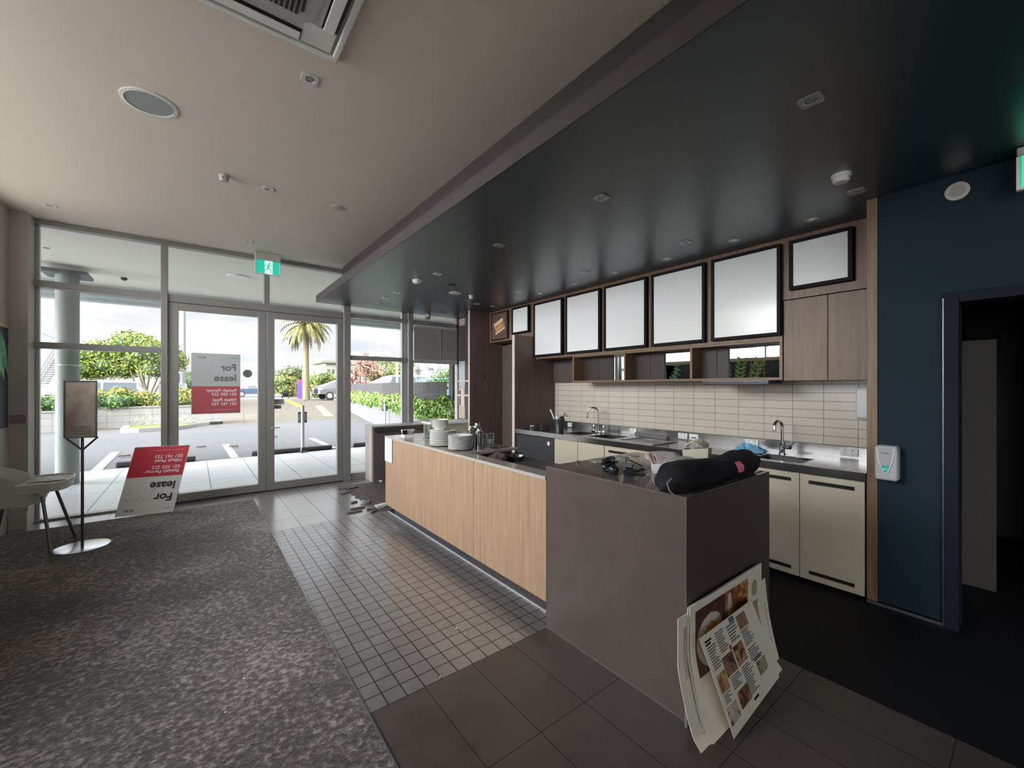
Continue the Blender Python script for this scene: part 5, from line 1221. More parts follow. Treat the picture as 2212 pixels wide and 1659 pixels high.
MB().box(3.625, 3.665, -.26, .088, 2.678, 2.8645, .003).build('rim', m_white, e2)
MB().box(3.618, 3.6245, -.25, .068, 2.69, 2.86).build('green_face', M('exit_green_bright', (.01, .5, .30), .4, emit=(.02, .75, .38), estr=.9), e2)
MB().box(3.690, 3.768, -.10, -.04, 2.86, 2.90).build('arm', m_pole, e2)
for o in [o for o in COL.objects if o.parent is e2 or o is e2]: pass
e2.location.z -= .06

# ================================================================== LEFT SIDE
# high chair (white plastic, four splayed tube legs)
hc = thing('high_chair', 'white plastic high chair with splayed grey legs at the left edge', 'chair', (-1.235, 5.66, .009))
m_hc = M('highchair_plastic', (.62, .62, .58), .35, var=.03)
zs = .0095
for (fx, fy), (tx, ty) in (((-1.009, 5.41), (-1.085, 5.50)), ((-.942, 5.922), (-1.06, 5.80)), ((-1.50, 5.40), (-1.38, 5.50)), ((-1.47, 5.92), (-1.36, 5.82))):
    b = MB(); b.tube([(fx, fy, zs+.012), (tx, ty, .575)], .0125, 12); l = b.build('leg', M('leg_tube_grey', (.16, .15, .15), .35, .7), hc, True)
    b = MB(); b.cyl((fx, fy, zs), (fx, fy, zs+.03), .016, n=12); b.build('foot_cap', m_inkgrey, l, True)
    b = MB(); b.ball((tx, ty, .575), .032, 12, (1, 1, 1.2)); b.build('leg_socket', m_hc, hc, True)
# seat shell: bucket with open front
gr = []
for i in range(9):
    z = .47+.115*i/8; k = .80+.20*i/8; row = []
    for j in range(25):
        t = 2*math.pi*j/24; ct, st = math.cos(t), math.sin(t)
        row.append((-1.25+math.copysign(abs(ct)**.55, ct)*.185*k, 5.66+math.copysign(abs(st)**.55, st)*.185*k, z))
    gr.append(row)
b = MB(); b.sheet(gr, (0, 0, .004)); b.prism([(-1.25+math.cos(t*.5236)*.16, 5.66+math.sin(t*.5236)*.16, .468) for t in range(12)], (0, 0, .006)); b.build('seat_shell', m_hc, hc, True)
# backrest curling up at the left, side wings
gr = []
for i in range(9):
    z = .585+.24*i/8; row = []
    for j in range(15):
        t = math.pi*(.42+1.16*j/14); r = .19+.03*i/8; top = 1-.5*(abs(j-7)/7)**2.2
        row.append((-1.27+math.cos(t)*r-.02*i/8, 5.66+math.sin(t)*r, .585+(z-.585)*top))
    gr.append(row)
b = MB(); b.sheet(gr, (.004, 0, 0)); b.build('backrest', m_hc, hc, True)
# tray with raised rim
ty = [(-1.22, 5.41), (-1.02, 5.39), (-.955, 5.43), (-.925, 5.52), (-.915, 5.66), (-.925, 5.80), (-.955, 5.89), (-1.02, 5.93), (-1.22, 5.91)]
b = MB(); b.prism([(x, y, .640) for x, y in ty], (0, 0, .022)); b.prism([(x*.97-.035, 5.66+(y-5.66)*.9, .588) for x, y in ty], (0, 0, .0515)); b.build('tray', m_hc, hc)
b = MB(); n = len(ty); b.tube([(x, y, .668) for x, y in ty], .009, 8); b.build('tray_rim', M('tray_rim_white', (.78, .78, .75), .3), hc, True)
# leaflets on the tray
m_leaflet = photo('leaflet_print', [(.4, (.22, .19, .17)), (.55, (.62, .58, .54)), (.7, (.40, .33, .30))], 14.)
for k, (dx, an, l) in enumerate(((-1.13, .2, 'printed leaflet lying at the back of the high chair tray'), (-1.05, -.3, 'printed leaflet crossing the middle of the high chair tray'), (-1.0, .5, 'top printed leaflet near the front edge of the high chair tray'))):
    R = Matrix.Translation((dx, 5.66, .6635+.003*k)) @ Matrix.Rotation(an, 4, 'Z')
    gr = [[tuple(R @ Vector((-.07+.035*i, -.13+.052*j, .002*math.sin(i*1.4+k)*(j % 2)+.001*i))) for i in range(5)] for j in range(6)]
    tag(MB().sheet(gr, (0, 0, .0012)).build('leaflet', m_leaflet), l, 'leaflet', 'leaflets on the high chair tray')

# poster stand
ps = thing('poster_stand', 'slim metal poster stand with round base and faded food poster', 'stand', (-.841, 5.575, .0095)); c = ps.location
MB().lathe([(.2, 0), (.2, .004), (.19, .007), (.0001, .008)], c, 48).build('base', M('disc_bright', (.62, .64, .68), .22, .9), ps, True)
MB().cyl((c.x, c.y, c.z+.006), (c.x, c.y, 1.10), .0115, n=14).build('pole', m_pole, ps, True)
b = MB(); b.tube([(c.x, c.y, .925), (c.x-.105, c.y, 1.045)], .0085, 8); b.tube([(c.x, c.y, .925), (c.x+.105, c.y, 1.045)], .0085, 8); b.build('fork_arm', m_pole, ps, True)
Rp = Matrix.Translation((c.x-.01, c.y-.01, 1.315)) @ Matrix.Rotation(math.radians(-22), 4, 'Z')
b = MB(); b.box(-.125, .125, -.008, .006, -.272, -.262, mat=Rp); b.box(-.125, .125, -.008, .006, .262, .272, mat=Rp); b.box(-.125, -.115, -.008, .006, -.262, .262, mat=Rp); b.box(.115, .125, -.008, .006, -.262, .262, mat=Rp); b.build('frame', M('frame_dark_grey', (.18, .175, .17), .4, .4), ps)
b = MB(); b.box(-.1148, .1148, -.003, .003, -.2618, .2618, mat=Rp); b.build('poster', photo('poster_food', [(.35, (.28, .20, .16)), (.52, (.34, .27, .22)), (.68, (.40, .36, .31))], 3.2), ps)
b = MB(); 
for k in range(4): b.box(-.07, .08, -.0045, -.0035, -.17-.022*k, -.162-.022*k, mat=Rp)
b.build('text_lines', M('ink_faint2', (.18, .16, .14)), ps)

# small alarm call point on the pier
cp = thing('call_point', 'small grey and red call point on the pier at the left edge', 'switch', (-1.50, 6.715, 1.14))
MB().box(-1.553, -1.445, 6.702, 6.7185, 1.135, 1.225, .004).build('box', M('callpoint_grey', (.22, .19, .18), .5), cp); b = MB(); b.box(-1.4449, -1.441, 6.703, 6.717, 1.14, 1.22); b.box(-1.54, -1.46, 6.7005, 6.7015, 1.165, 1.172); b.build('red_edge', M('callpoint_red', (.45, .08, .07), .4), cp)

# ------------------------------------------------------------------ sale sign artwork (mirrored on the glass, upside down on the leaning board)
def sale_sign(o, xv, yv, w, h, parent, mirror=False, faded=1.):
    """o = lower left of the printed face, xv/yv reading directions, text reads along xv; o is the corner where reading starts at the bottom"""
    o = Vector(o); xv = Vector(xv).normalized(); yv = Vector(yv).normalized(); n = xv.cross(yv)*(-1 if mirror else 1)
    def F(a, c, lift=.0016): return frame4(o+xv*a+yv*c+n*lift, xv, yv)
    def quad(nm, a0, a1, c0, c1, m, lift): MB().prism([o+xv*a+yv*c+n*lift for a, c in ((a0, c0), (a1, c0), (a1, c1), (a0, c1))], n*.0005).build(nm, m, parent)
    quad('red_field', .004, w-.004, .004, h*.455, m_signred if mirror else m_red, .0005)
    ink = m_signink if mirror else M('sign_ink', (.03, .03, .045), .5); wt_ = M('sign_text_white', (.85, .80, .80), .5); L = w*.085
    text('For', h*.155, F(L, h*.72), ink, parent, bold=h*.0040); text('lease', h*.155, F(L, h*.545), ink, parent, bold=h*.0040)
    for s, c in (('Ranesh Parmar', .365), ('021 502 223', .300), ('Nilesh Patel', .205), ('021 761 733', .138)): text(s, h*.068, F(L, h*c), wt_, parent, bold=h*.0013)
    text('Licensed agents REAA 2008', h*.018, F(L, h*.065), wt_, parent) if False else quad('fine_print', L, w*.70, h*.062, h*.067, M('fine_print', (.75, .45, .45), .5), .0012)
    text('JLL', h*.045, F(w*.80, h*.915), ink, parent, bold=h*.0008); text('jll.com', h*.026, F(L, h*.925), m_inkgrey, parent)
    b = MB(); cc = o+xv*(w*.745)+yv*(h*.93)+n*.001
    for k in range(4):
        r = h*(.006+.005*k); b.tube([cc+xv*r*math.cos(t*.3142)+yv*r*math.sin(t*.3142) for t in range(21)], h*.0014, 4, False)
    b.build('round_logo', m_signink if mirror else M('logo_red', (.7, .15, .2), .5), parent)
    b = MB()
    for k in range(3):
        ccx = w*(.52+.15*k); b.tube([o+n*.001+xv*(ccx+h*.15*math.cos(math.pi*t/14))+yv*(h*.60+h*.20*math.sin(math.pi*t/14)) for t in range(15) if ccx+h*.15*math.cos(math.pi*t/14) < w*.98], .0012, 4, False)
    b.build('arc_lines', M('arc_grey', (.40, .42, .43), .5), parent)
    quad('corner_tape', w*.02, w*.18, h*.008, h*.022, m_inkgrey, .0021); quad('corner_tape', w*.84, w*.98, h*.008, h*.022, m_inkgrey, .0021)
m_signred = M('sign_red_backlit', (.50, .10, .115), .5, var=.04); m_signink = M('sign_grey_ink', (.15, .165, .17), .6)
gs = thing('sale_sign', 'mirrored For lease sign stuck on the left glass door', 'sign', (.24, 6.972, 1.165))
MB().box(-.034, .517, GY-.001+.0105-.0045, GY+.0085, 1.160, 1.987).build('sheet', M('sign_sheet_backlit', (.50, .52, .52), .5, var=.04), gs)
sale_sign((.517, GY+.0055, 1.160), (-1, 0, 0), (0, 0, 1), .551, .827, gs, mirror=True)
# leaning board: bottom edge on the carpet, top against the door post; printed upside down
bt_l, bt_r = Vector((-.735, 6.60, .0095)), Vector((-.205, 6.465, .0095))
bb = bt_l.lerp(bt_r, .5); wv = (bt_r-bt_l).normalized(); back = Vector((-wv.y, wv.x, 0)); 
upv = (Vector((0, 0, .775))+back*.20+wv*.115).normalized(); Hh = .815; Ww = (bt_r-bt_l).length
lb = thing('sale_board', 'upside-down red and white For lease board leaning at the doors', 'sign', tuple(bb))
nrm = -(wv.cross(upv)).normalized()
if nrm.y > 0: nrm = -nrm
q = [bt_l, bt_r, bt_r+upv*Hh, bt_l+upv*Hh]
MB().prism(q, -nrm*.004).build('board', m_paper, lb)
sale_sign(bt_r+upv*Hh+nrm*.0002, -wv, -upv, Ww, Hh, lb)
# fix direction of the artwork: it must sit on the room side
# (reading starts at the upper right corner because the board stands on its head)

# stickers on the doors
q = thing('round_sticker', 'round dark green sticker on the left glass door', 'sticker', (.603, GY+.007, 1.719))
MB().cyl((.603, GY+.0095, 1.719), (.603, GY+.007, 1.719), .056, n=32).build('disc', M('sticker_green', (.12, .16, .13), .5), q)
q = thing('decal', 'dark angular decal with a small green roof on the right glass door', 'sticker', (1.086, GY+.007, 1.37)); b = MB()
y = GY+.0095; b.prism([(1.05, y, 1.375), (1.122, y, 1.375), (1.125, y, 1.44), (1.047, y, 1.44)], (0, -.002, 0)); 
for s in (-1, 1):
    cx = 1.086; b.prism([(cx+s*.038, y, 1.44), (cx+s*.062, y, 1.43), (cx+s*.050, y, 1.458), (cx+s*.036, y, 1.465)], (0, -.002, 0)); b.prism([(cx+s*.03, y, 1.378), (cx+s*.058, y, 1.375), (cx+s*.044, y, 1.352)], (0, -.002, 0))
b.build('body', M('decal_dark', (.09, .08, .11), .5), q); b = MB(); b.prism([(1.055, y, 1.445), (1.117, y, 1.445), (1.13, y, 1.475), (1.06, y, 1.475)], (0, -.002, 0)); b.build('roof', M('decal_green', (.10, .22, .17), .5), q)
q = thing('door_label', 'grey rectangular label on the right glass door above the push sign', 'sticker', (.998, GY+.007, 1.268)); MB().box(.936, 1.066, GY+.007, GY+.0095, 1.268, 1.345).build('label', M('label_grey', (.40, .39, .35), .5), q)
q = thing('push_sign', 'small grey PUSH sticker on the right glass door', 'sign', (.98, GY+.007, 1.205)); MB().box(.936, 1.030, GY+.007, GY+.0095, 1.202, 1.260).build('plate', M('label_grey', (.2, .2, .2)), q)
text('PUSH', .032, frame4((.940, GY+.0062, 1.217), (1, 0, 0), (0, 0, 1)), M('push_ink', (.06, .06, .06), .5), q, bold=.0008)

# ================================================================== FLOOR: broken patch and rubble by the bench
m_screed = M('screed_rough', (.085, .070, .062), .62, spec=.25, var=.55, scale=16, bump=1.2, bscale=38)
rnd = random.Random(12); gr = []
for i in range(22):
    row = []
    for j in range(26):
        x = 1.76+(2.6-1.76)*i/21; yy = 4.965+(6.585-4.965)*j/25; e = min(i, 21-i, j, 25-j)
        x += .02*math.sin(j*1.9)*(i == 0); row.append((x, yy, .0025+min(1, e/2)*(.004+.012*rnd.random()*(1 if rnd.random() < .5 else .3))))
    gr.append(row)
tag(MB().sheet(gr, (0, 0, -.002)).build('screed_patch', m_screed, smooth=True), 'rough dark patch where floor tiles were torn out beside the oak counter', 'floor patch')
m_rub = M('rubble', (.11, .10, .095), .7, var=.4, scale=30, bump=.5); m_rubl = M('rubble_pale', (.55, .53, .50), .6, var=.2, scale=20)
def chunk(px, py, sx, sy, sz, an, label, mat=None, z=.0, name='rubble_piece', seed=0):
    rnd = random.Random(seed); c = pz(px, py, z); R = Matrix.Translation((c.x, c.y, z+sz/2+.0008)) @ Matrix.Rotation(an, 4, 'Z')
    pts = [R @ Vector((rnd.uniform(.72, 1)*sx/2*a, rnd.uniform(.72, 1)*sy/2*e, f*sz/2*(1 if f < 0 else rnd.uniform(.55, 1)))) for a in (-1, -.3, .4, 1) for e in (-1, 1) for f in (-1, 1)]
    b = MB(); b.hull(pts); return tag(b.build(name, mat or m_rub), label, 'rubble', 'broken tile pieces on the floor')
chunk(765, 1086, .09, .055, .02, .2, 'small round dark lump on the pale tiles left of the torn patch', seed=1)
chunk(772, 1099, .21, .05, .018, .0, 'upper of the two long dark slivers on the pale tiles', seed=2)
chunk(765, 1107, .21, .05, .018, .05, 'lower of the two long dark slivers on the pale tiles', seed=3)
chunk(748, 1055, .26, .10, .02, -.2, 'jagged grey slab at the far left corner of the torn patch', seed=4)
chunk(763, 1056, .16, .05, .028, .2, 'short brown bar beside the jagged grey slab', M('bar_brown', (.09, .04, .03), .6), seed=5)
chunk(745, 1066, .20, .05, .015, .5, 'thin pointed sliver lying left of the torn patch', seed=6)
chunk(783, 1085, .07, .05, .02, .3, 'small pale stone at the edge of the torn patch', m_rubl, .012, seed=7)
chunk(793, 1086, .09, .07, .025, 1., 'rounded grey stone in the torn patch', M('rubble_mid', (.15, .14, .13), .7), .012, seed=8)
chunk(803, 1098, .14, .10, .02, -.4, 'grey wedge at the near edge of the torn patch', M('rubble_mid', (.3, .3, .3)), .008, seed=9)
chunk(824, 1095, .17, .10, .035, .1, 'large white broken piece beside the counter plinth', m_rubl, .010, seed=10)
chunk(807, 1106, .10, .04, .02, .6, 'dark crumb in front of the large white broken piece', seed=11)
chunk(812, 1044, .10, .05, .03, .1, 'dark chunk at the foot of the sill bench', seed=12)
chunk(823, 1042, .06, .05, .035, .7, 'small pale chunk at the foot of the sill bench', m_rubl, seed=13)
# litter on tiles and carpet
for (px, py), s, l in (((986, 1358), .018, 'tiny white crumb on the dark mosaic tiles, nearer the counter'), ((1003, 1369), .010, 'tiny white speck on the dark mosaic tiles beside the crumb'), ((951, 1462), .012, 'white speck on the last row of mosaic tiles'), ((527, 1466), .016, 'white scrap of paper in the middle of the carpet'), ((487, 1539), .012, 'white fleck near the bottom of the carpet'), ((592, 1173), .022, 'white scrap on the carpet edge by the tiles')):
    zc = .0095 if px < 600 else 0; c = pz(px, py, zc); b = MB(); b.ball((c.x, c.y, zc+s*.16), s/2, 8, (1, .6, .3)); tag(b.build('litter_scrap', m_paper), l, 'litter', 'white scraps on the floor')

# ================================================================== THINGS ON THE ISLAND
ZI = .9555
ORD = ['', 'first', 'second', 'third', 'fourth', 'fifth', 'sixth', 'seventh', 'eighth', 'ninth', 'tenth', 'eleventh', 'twelfth', 'thirteenth', 'fourteenth', 'fifteenth']
def stack(x, y, n, R, dz, base_lab, nm, grp, z0=ZI, prof=None, cat='plate', off=.004, seed=1):
    rnd = random.Random(seed); z = z0; first = None
    prof = prof or [(.0001, .006), (R*.55, .006), (R*.62, .010), (R, dz*1.35), (R, dz*1.35+.0035), (R*.60, .0145), (R*.55, .0105), (.0001, .0105)]
    for k in range(n):
        if first is None:
            o = MB().lathe(prof+[prof[0]], (x, y, z), 40).build(nm, m_china, smooth=True, org=(x, y, z)); first = o
        else:
            o = first.copy(); COL.objects.link(o)
        o.location = (x+rnd.uniform(-off, off), y+rnd.uniform(-off, off), z); o.rotation_euler = (0, 0, rnd.uniform(0, 6))
        where = 'lowest' if k == 0 else 'topmost' if k == n-1 else None
        tag(o, (base_lab[0] if where == 'lowest' else base_lab[2] if where == 'topmost' else base_lab[1] % ORD[k+1]), cat, grp); z += dz
    return z
R1 = .113
zt = stack(1.915, 3.235, 11, R1, .0115, ('bottom plate of the front stack of white plates', 'white plate, %s from the bottom of the front stack', 'top plate of the front stack of white plates'), 'dinner_plate', 'plates of the front stack', off=.003)
zt2 = stack(1.925, 3.59, 15, .128, .0095, ('bottom plate of the taller stack behind the front plates', 'white plate, %s from the bottom of the taller rear stack', 'top plate of the taller stack, under the bowls'), 'dinner_plate', 'plates of the taller stack', seed=3, off=.002)
bw = [(.0001, .004), (.035, .004), (.04, .0), (.045, .006), (.085, .045), (.087, .045), (.048, .010), (.0001, .009)]
stack(1.895, 3.60, 6, .085, .0115, ('lowest white bowl on the taller plate stack', 'white bowl, %s from the bottom of the bowls on the taller stack', 'topmost white bowl on the taller plate stack'), 'bowl', 'bowls nested on the plates', z0=zt2+.008, prof=bw, cat='bowl', seed=5, off=.0015)
# small pattern-edged dish beside
c = (2.12, 3.62, ZI); tag(MB().lathe([(.0001, .003), (.03, .003), (.06, .055), (.0615, .055), (.034, .008), (.0001, .008), (.0001, .003)], (2.14, 3.60, ZI+.06), 28, Matrix.Rotation(.5, 4, 'Y')).build('small_dish', m_china, smooth=True), 'small white dish propped beside the tall plate stack', 'dish')
tag(MB().box(2.08, 2.22, 3.50, 3.70, ZI, ZI+.055, .004).build('napkin_block', m_paper), 'white block of folded napkins behind the plates', 'napkins')
# steel flask
def flask(x, y, r, h, label):
    o = thing('steel_flask', label, 'flask', (x, y, ZI), 'steel flasks behind the plates')
    MB().lathe([(.0001, 0), (r, 0), (r, h*.80), (r*1.02, h*.80), (r*1.02, h*.83), (r*.97, h*.84), (r*.90, h*.88), (.0001, h*.88)], (x, y, ZI), 28).build('body', m_steel, o, True)
    MB().lathe([(.0001, h*.881), (r*.55, h*.881), (r*.55, h*.97), (r*.45, h), (.0001, h)], (x, y, ZI), 20).build('lid', m_chrome, o, True)
    b = MB(); b.tube([(x+r*.4, y+.01, ZI+h*.97), (x+r*.9, y+.01, ZI+h*1.0), (x+r*1.1, y+.01, ZI+h*.90)], .006, 6); b.build('spout', m_chrome, o, True)
flask(2.075, 3.175, .037, .185, 'shiny steel flask right of the front plate stack'); flask(2.17, 3.36, .037, .22, 'taller steel flask just behind the first flask')
flask(2.07, 3.32, .028, .20, 'narrow steel flask squeezed behind the front plate stack')
# glass tumblers
def tumbler(x, y, r, h, label):
    tag(MB().lathe([(.0001, 0), (r*.72, 0), (r, h), (r*.96, h), (r*.68, .012), (.0001, .012)], (x, y, ZI), 24).build('glass_tumbler', m_clear, smooth=True), label, 'glass', 'clear glasses on the island')
tumbler(2.27, 3.27, .034, .12, 'clear glass tumbler right of the steel flasks'); tumbler(2.30, 3.43, .034, .10, 'small clear glass behind the tumbler by the flasks')
tumbler(1.99, 4.05, .043, .165, 'tall clear glass left of the plates, front one'); tumbler(2.07, 4.08, .043, .165, 'tall clear glass left of the plates, rear one')
tag(MB().lathe([(.0001, 0), (.03, 0), (.034, .045), (.030, .05), (.0001, .05)], (2.36, 3.40, ZI), 20).build('white_pot', m_china, smooth=True), 'small white pot next to the clear tumbler on the island', 'pot')
# white boat dish and phone stand at far end
bo = thing('boat_dish', 'white folded dish with a dark card at the far end of the island', 'dish', (1.90, 4.45, ZI))
b = MB(); b.hull([(1.86, 4.38, ZI), (1.98, 4.38, ZI), (1.86, 4.50, ZI), (1.98, 4.50, ZI), (1.875, 4.40, ZI+.03), (1.965, 4.40, ZI+.03), (1.875, 4.48, ZI+.03), (1.965, 4.48, ZI+.03)]); b.build('base', m_china, bo)
b = MB(); b.prism([(1.875, 4.42, ZI+.031), (1.965, 4.42, ZI+.031), (2.0, 4.40, ZI+.085), (1.85, 4.40, ZI+.085)], (0, .05, 0)); b.build('upper_dish', m_china, bo)
b = MB(); b.box(1.845, 1.90, 4.385, 4.395, ZI+.035, ZI+.08, mat=None); b.build('dark_card', m_black, bo)
# tangled white cable / wire
b = MB(); pts = [(1.99+.04*math.sin(t*1.3), 4.15-.05*t+.03*math.cos(t*2.1), ZI+.006+.012*abs(math.sin(t*1.7))) for t in [i*.35 for i in range(24)]]
b.tube(pts, .004, 6); tag(b.build('cable', m_inkgrey, smooth=True), 'tangled grey cable on the island between glasses and plates', 'cable')
b = MB(); b.box(2.10, 2.14, 4.08, 4.20, ZI, ZI+.012, .003); tag(b.build('black_clip', m_black), 'small black clip beside the tall glasses', 'clip')
# paper bundle left of plates
crumple('paper_bundle', 'crumpled white paper bundle left of the plate stacks', 'paper', (2.08, 3.88, ZI), .055, m_paper, 3, (1, 1.4, .5))
# scoop and dark things on the low bench
sc_ = thing('scoop_pan', 'round steel pan with dark handle on the low island bench', 'pan', (2.25, 2.93, .8685))
MB().lathe([(.0001, 0), (.055, 0), (.075, .045), (.072, .045), (.053, .006), (.0001, .006)], (2.27, 2.86, .8685), 28).build('pan', m_steel_dk, sc_, True)
b = MB(); b.tube([(2.22, 2.90, .91), (2.12, 2.97, .925), (2.05, 2.99, .915)], .012, 8); b.build('handle', m_black, sc_, True)
crumple('dark_cloth', 'balled dark brown cloth beside the pan on the low bench', 'cloth', (2.10, 2.88, .8685), .06, M('cloth_dark', (.055, .04, .045), .9), 5, (1, 1, .8))
b = MB(); b.box(2.22, 2.40, 2.945, 3.02, .8685, .915, .006); tag(b.build('black_box', m_blackgloss), 'flat black box behind the pan on the low bench', 'box')

# ================================================================== THINGS ON THE STONE BLOCK
# long black bag
bg_ = thing('black_bag', 'long black fabric bag with a pink label on the stone block', 'bag', (2.2, 1.07, ZS))
A_, B_ = Vector((1.715, 1.085, ZS)), Vector((2.665, 1.075, ZS)); ax = (B_-A_); Lb = ax.length; ax.normalize(); sd_ = Vector((-ax.y, ax.x, 0))
rnd = random.Random(9); gr = []; NS, NR = 54, 32
wr = [rnd.uniform(0, 6.28) for _ in range(8)]
for i in range(NS+1):
    t = i/NS; env = min(1, math.sin(min(1, t*6)*math.pi/2)**.8)*min(1, math.sin(min(1, (1-t)*11)*math.pi/2)**.6+.02)
    rad = .012+env*(.056+.007*math.sin(t*9+.6)+.004*math.sin(t*19)); row = []
    for j in range(NR):
        a = 2*math.pi*j/NR
        wob = 1+.055*math.sin(2*a+wr[0]+t*9)+.045*math.sin(3*a+wr[1]-t*17)+.035*math.sin(5*a+t*26+wr[2])+.025*math.sin(8*a-t*41+wr[3])+.012*rnd.uniform(-1, 1)
        w_, h_ = math.cos(a)*rad*1.22*wob, math.sin(a)*rad*1.0*wob
        p = A_+ax*(t*Lb)+sd_*(w_+.010*math.sin(t*7))+Vector((0, 0, max(.0008, .062*(.55+.45*env)+h_)))
        row.append(p)
    gr.append(row)
b = MB(); vs = [p for r_ in gr for p in r_]; f = []
for i in range(NS):
    for j in range(NR): f.append((i*NR+j, i*NR+(j+1) % NR, (i+1)*NR+(j+1) % NR, (i+1)*NR+j))
f += [tuple(range(NR)), tuple(range(NS*NR, (NS+1)*NR))]; b.add(vs, f)
b.build('bag_body', M('nylon_black', (.011, .011, .015), .75, var=.2, scale=30, bump=.5, bscale=22, spec=.3), bg_, True)
i0 = int(NS*.60)
rows = []
for i in range(i0, i0+4): rows.append([gr[i][j]+(gr[i][j]-(A_+ax*(i/NS*Lb)+Vector((0, 0, .055)))).normalized()*.003 for j in (13, 14, 15, 16, 17)])
b = MB(); b.sheet(rows, (0, 0, .0012)); b.build('pink_label', M('label_pink', (.72, .20, .32), .6, var=.04), bg_)
b = MB(); b.tube([gr[2][12]+Vector((0, 0, .002)), gr[1][12]+Vector((-.02, -.01, .0)), A_+Vector((-.01, -.05, .03)), A_+Vector((.01, -.065, .006))], .003, 6, True); b.build('draw_cord', M('cord_grey', (.25, .24, .26), .6), bg_, True)
# bundle of black cable with a power adapter
dr = thing('cable_bundle', 'glossy black bundle of coiled cable with a boxy adapter on the stone block', 'cable', (1.98, 1.53, ZS))
b = MB(); b.box(-.062, .062, -.030, .030, .004, .044, .007, 2, Matrix.Translation((1.985, 1.455, ZS)) @ Matrix.Rotation(.55, 4, 'Z')); b.build('adapter_box', m_blackgloss, dr)
b = MB(); b.box(-.060, .060, -.026, .030, .0, .006, .002, 1, Matrix.Translation((1.99, 1.47, ZS+.046)) @ Matrix.Rotation(.55, 4, 'Z')); b.build('adapter_lid', m_inkgrey, dr)
b = MB(); b.ball((1.895, 1.50, ZS+.030), .028, 16, (1, 1.15, 1)); b.build('plug_head', m_blackgloss, dr, True)
rnd = random.Random(14)
for k in range(9):
    rx, ry = rnd.uniform(.045, .075), rnd.uniform(.028, .045); cc = Vector((1.955+rnd.uniform(-.012, .012), 1.575+rnd.uniform(-.012, .012), ZS+.010+.0075*k)); an = .6+rnd.uniform(-.25, .25)
    pts = []
    for t in range(17):
        u = t*.3927; x, y = math.cos(u)*rx, math.sin(u)*ry
        pts.append(cc+Vector((x*math.cos(an)-y*math.sin(an), x*math.sin(an)+y*math.cos(an), .006*math.sin(u*2+k))))
    MB().tube(pts, .0048, 7, False).build('cable_loop', m_blackgloss, dr, True)
b = MB(); b.tube([(1.93, 1.535, ZS+.03), (1.945, 1.56, ZS+.088), (1.975, 1.61, ZS+.06)], .006, 8); b.build('cable_tie', m_blackgloss, dr, True)
b = MB(); b.tube([(2.03, 1.50, ZS+.02), (2.09, 1.56, ZS+.055), (2.15, 1.575, ZS+.045), (2.22, 1.53, ZS+.006)], .004, 6); b.tube([(2.03, 1.45, ZS+.006), (2.08, 1.43, ZS+.02), (2.13, 1.44, ZS+.005)], .004, 6); b.build('loose_cable', m_black, dr, True)
# white box of sticks
bx_ = thing('stick_box', 'small open white box of wooden sticks and sachets on the stone block', 'box', (2.20, 1.40, ZS))
Rb = Matrix.Translation((2.17, 1.385, ZS+.001)) @ Matrix.Rotation(math.radians(38), 4, 'Z')
b = MB(); t = .002; b.box(-.055, .055, -.038, -.036, 0, .055, mat=Rb); b.box(-.055, .055, .036, .038, 0, .055, mat=Rb); b.box(-.055, -.053, -.036, .036, 0, .055, mat=Rb); b.box(.053, .055, -.036, .036, 0, .055, mat=Rb); b.box(-.053, .053, -.036, .036, 0, .002, mat=Rb); b.build('box', m_whitepaint, bx_)
rnd = random.Random(2)
for k in range(9):
    p = Rb @ Vector((rnd.uniform(-.04, .04), rnd.uniform(-.02, .02), .004)); q = p+Vector((rnd.uniform(-.075, .0), rnd.uniform(-.01, .05), rnd.uniform(.085, .11)))
    MB().tube([p, q], .0035, 5).build('stick', M('stick_red', (.22, .05, .05), .6) if k % 2 else M('stick_pale', (.66, .55, .50), .6), bx_)
# crumpled cloths
crumple('crumpled_cloth', 'crumpled greyish pink cloth behind the white box on the stone block', 'cloth', (2.42, 1.50, ZS), .075, M('cloth_pinkgrey', (.45, .39, .38), .9, var=.2, scale=20), 21, (1.5, 1.1, .55), 3, .25)
crumple('crumpled_cloth', 'crumpled beige cloth under the pinkish cloth on the stone block', 'cloth', (2.40, 1.35, ZS), .085, M('cloth_beige', (.44, .41, .32), .9, var=.15, scale=16), 22, (1.5, 1.0, .42), 3, .22)
# cream paper bag / carton
cb_ = thing('cream_carton', 'open cream takeaway carton behind the black bag', 'carton', (2.60, 1.38, ZS))
Rb = Matrix.Translation((2.585, 1.37, ZS+.001)) @ Matrix.Rotation(math.radians(20), 4, 'Z')
b = MB(); b.prism([Rb @ Vector(p) for p in ((-.09, -.07, 0), (.09, -.07, 0), (.10, -.075, .10), (-.095, -.075, .12))], Rb.to_3x3() @ Vector((0, .002, 0)))
b.prism([Rb @ Vector(p) for p in ((-.09, -.07, 0), (-.09, .07, 0), (-.105, .075, .10), (-.095, -.075, .12))], Rb.to_3x3() @ Vector((.002, 0, 0)))
b.prism([Rb @ Vector(p) for p in ((.09, -.07, 0), (.09, .07, 0), (.105, .075, .09), (.10, -.075, .10))], Rb.to_3x3() @ Vector((-.002, 0, 0)))
b.prism([Rb @ Vector(p) for p in ((-.09, .07, 0), (.09, .07, 0), (.105, .075, .09), (-.105, .075, .10))], Rb.to_3x3() @ Vector((0, -.002, 0)))
b.build('sides', M('carton_cream', (.56, .53, .41), .6, var=.04), cb_)
b = MB(); g = []
for i in range(7): g.append([Rb @ Vector((-.10+.2*j/6, -.06+.13*i/6, .112+.035*math.sin(math.pi*i/6)+.01*math.sin(j*1.2))) for j in range(7)])
b.sheet(g, (0, 0, .002)); b.build('lid_flap', M('carton_cream', (.5, .5, .4)), cb_)

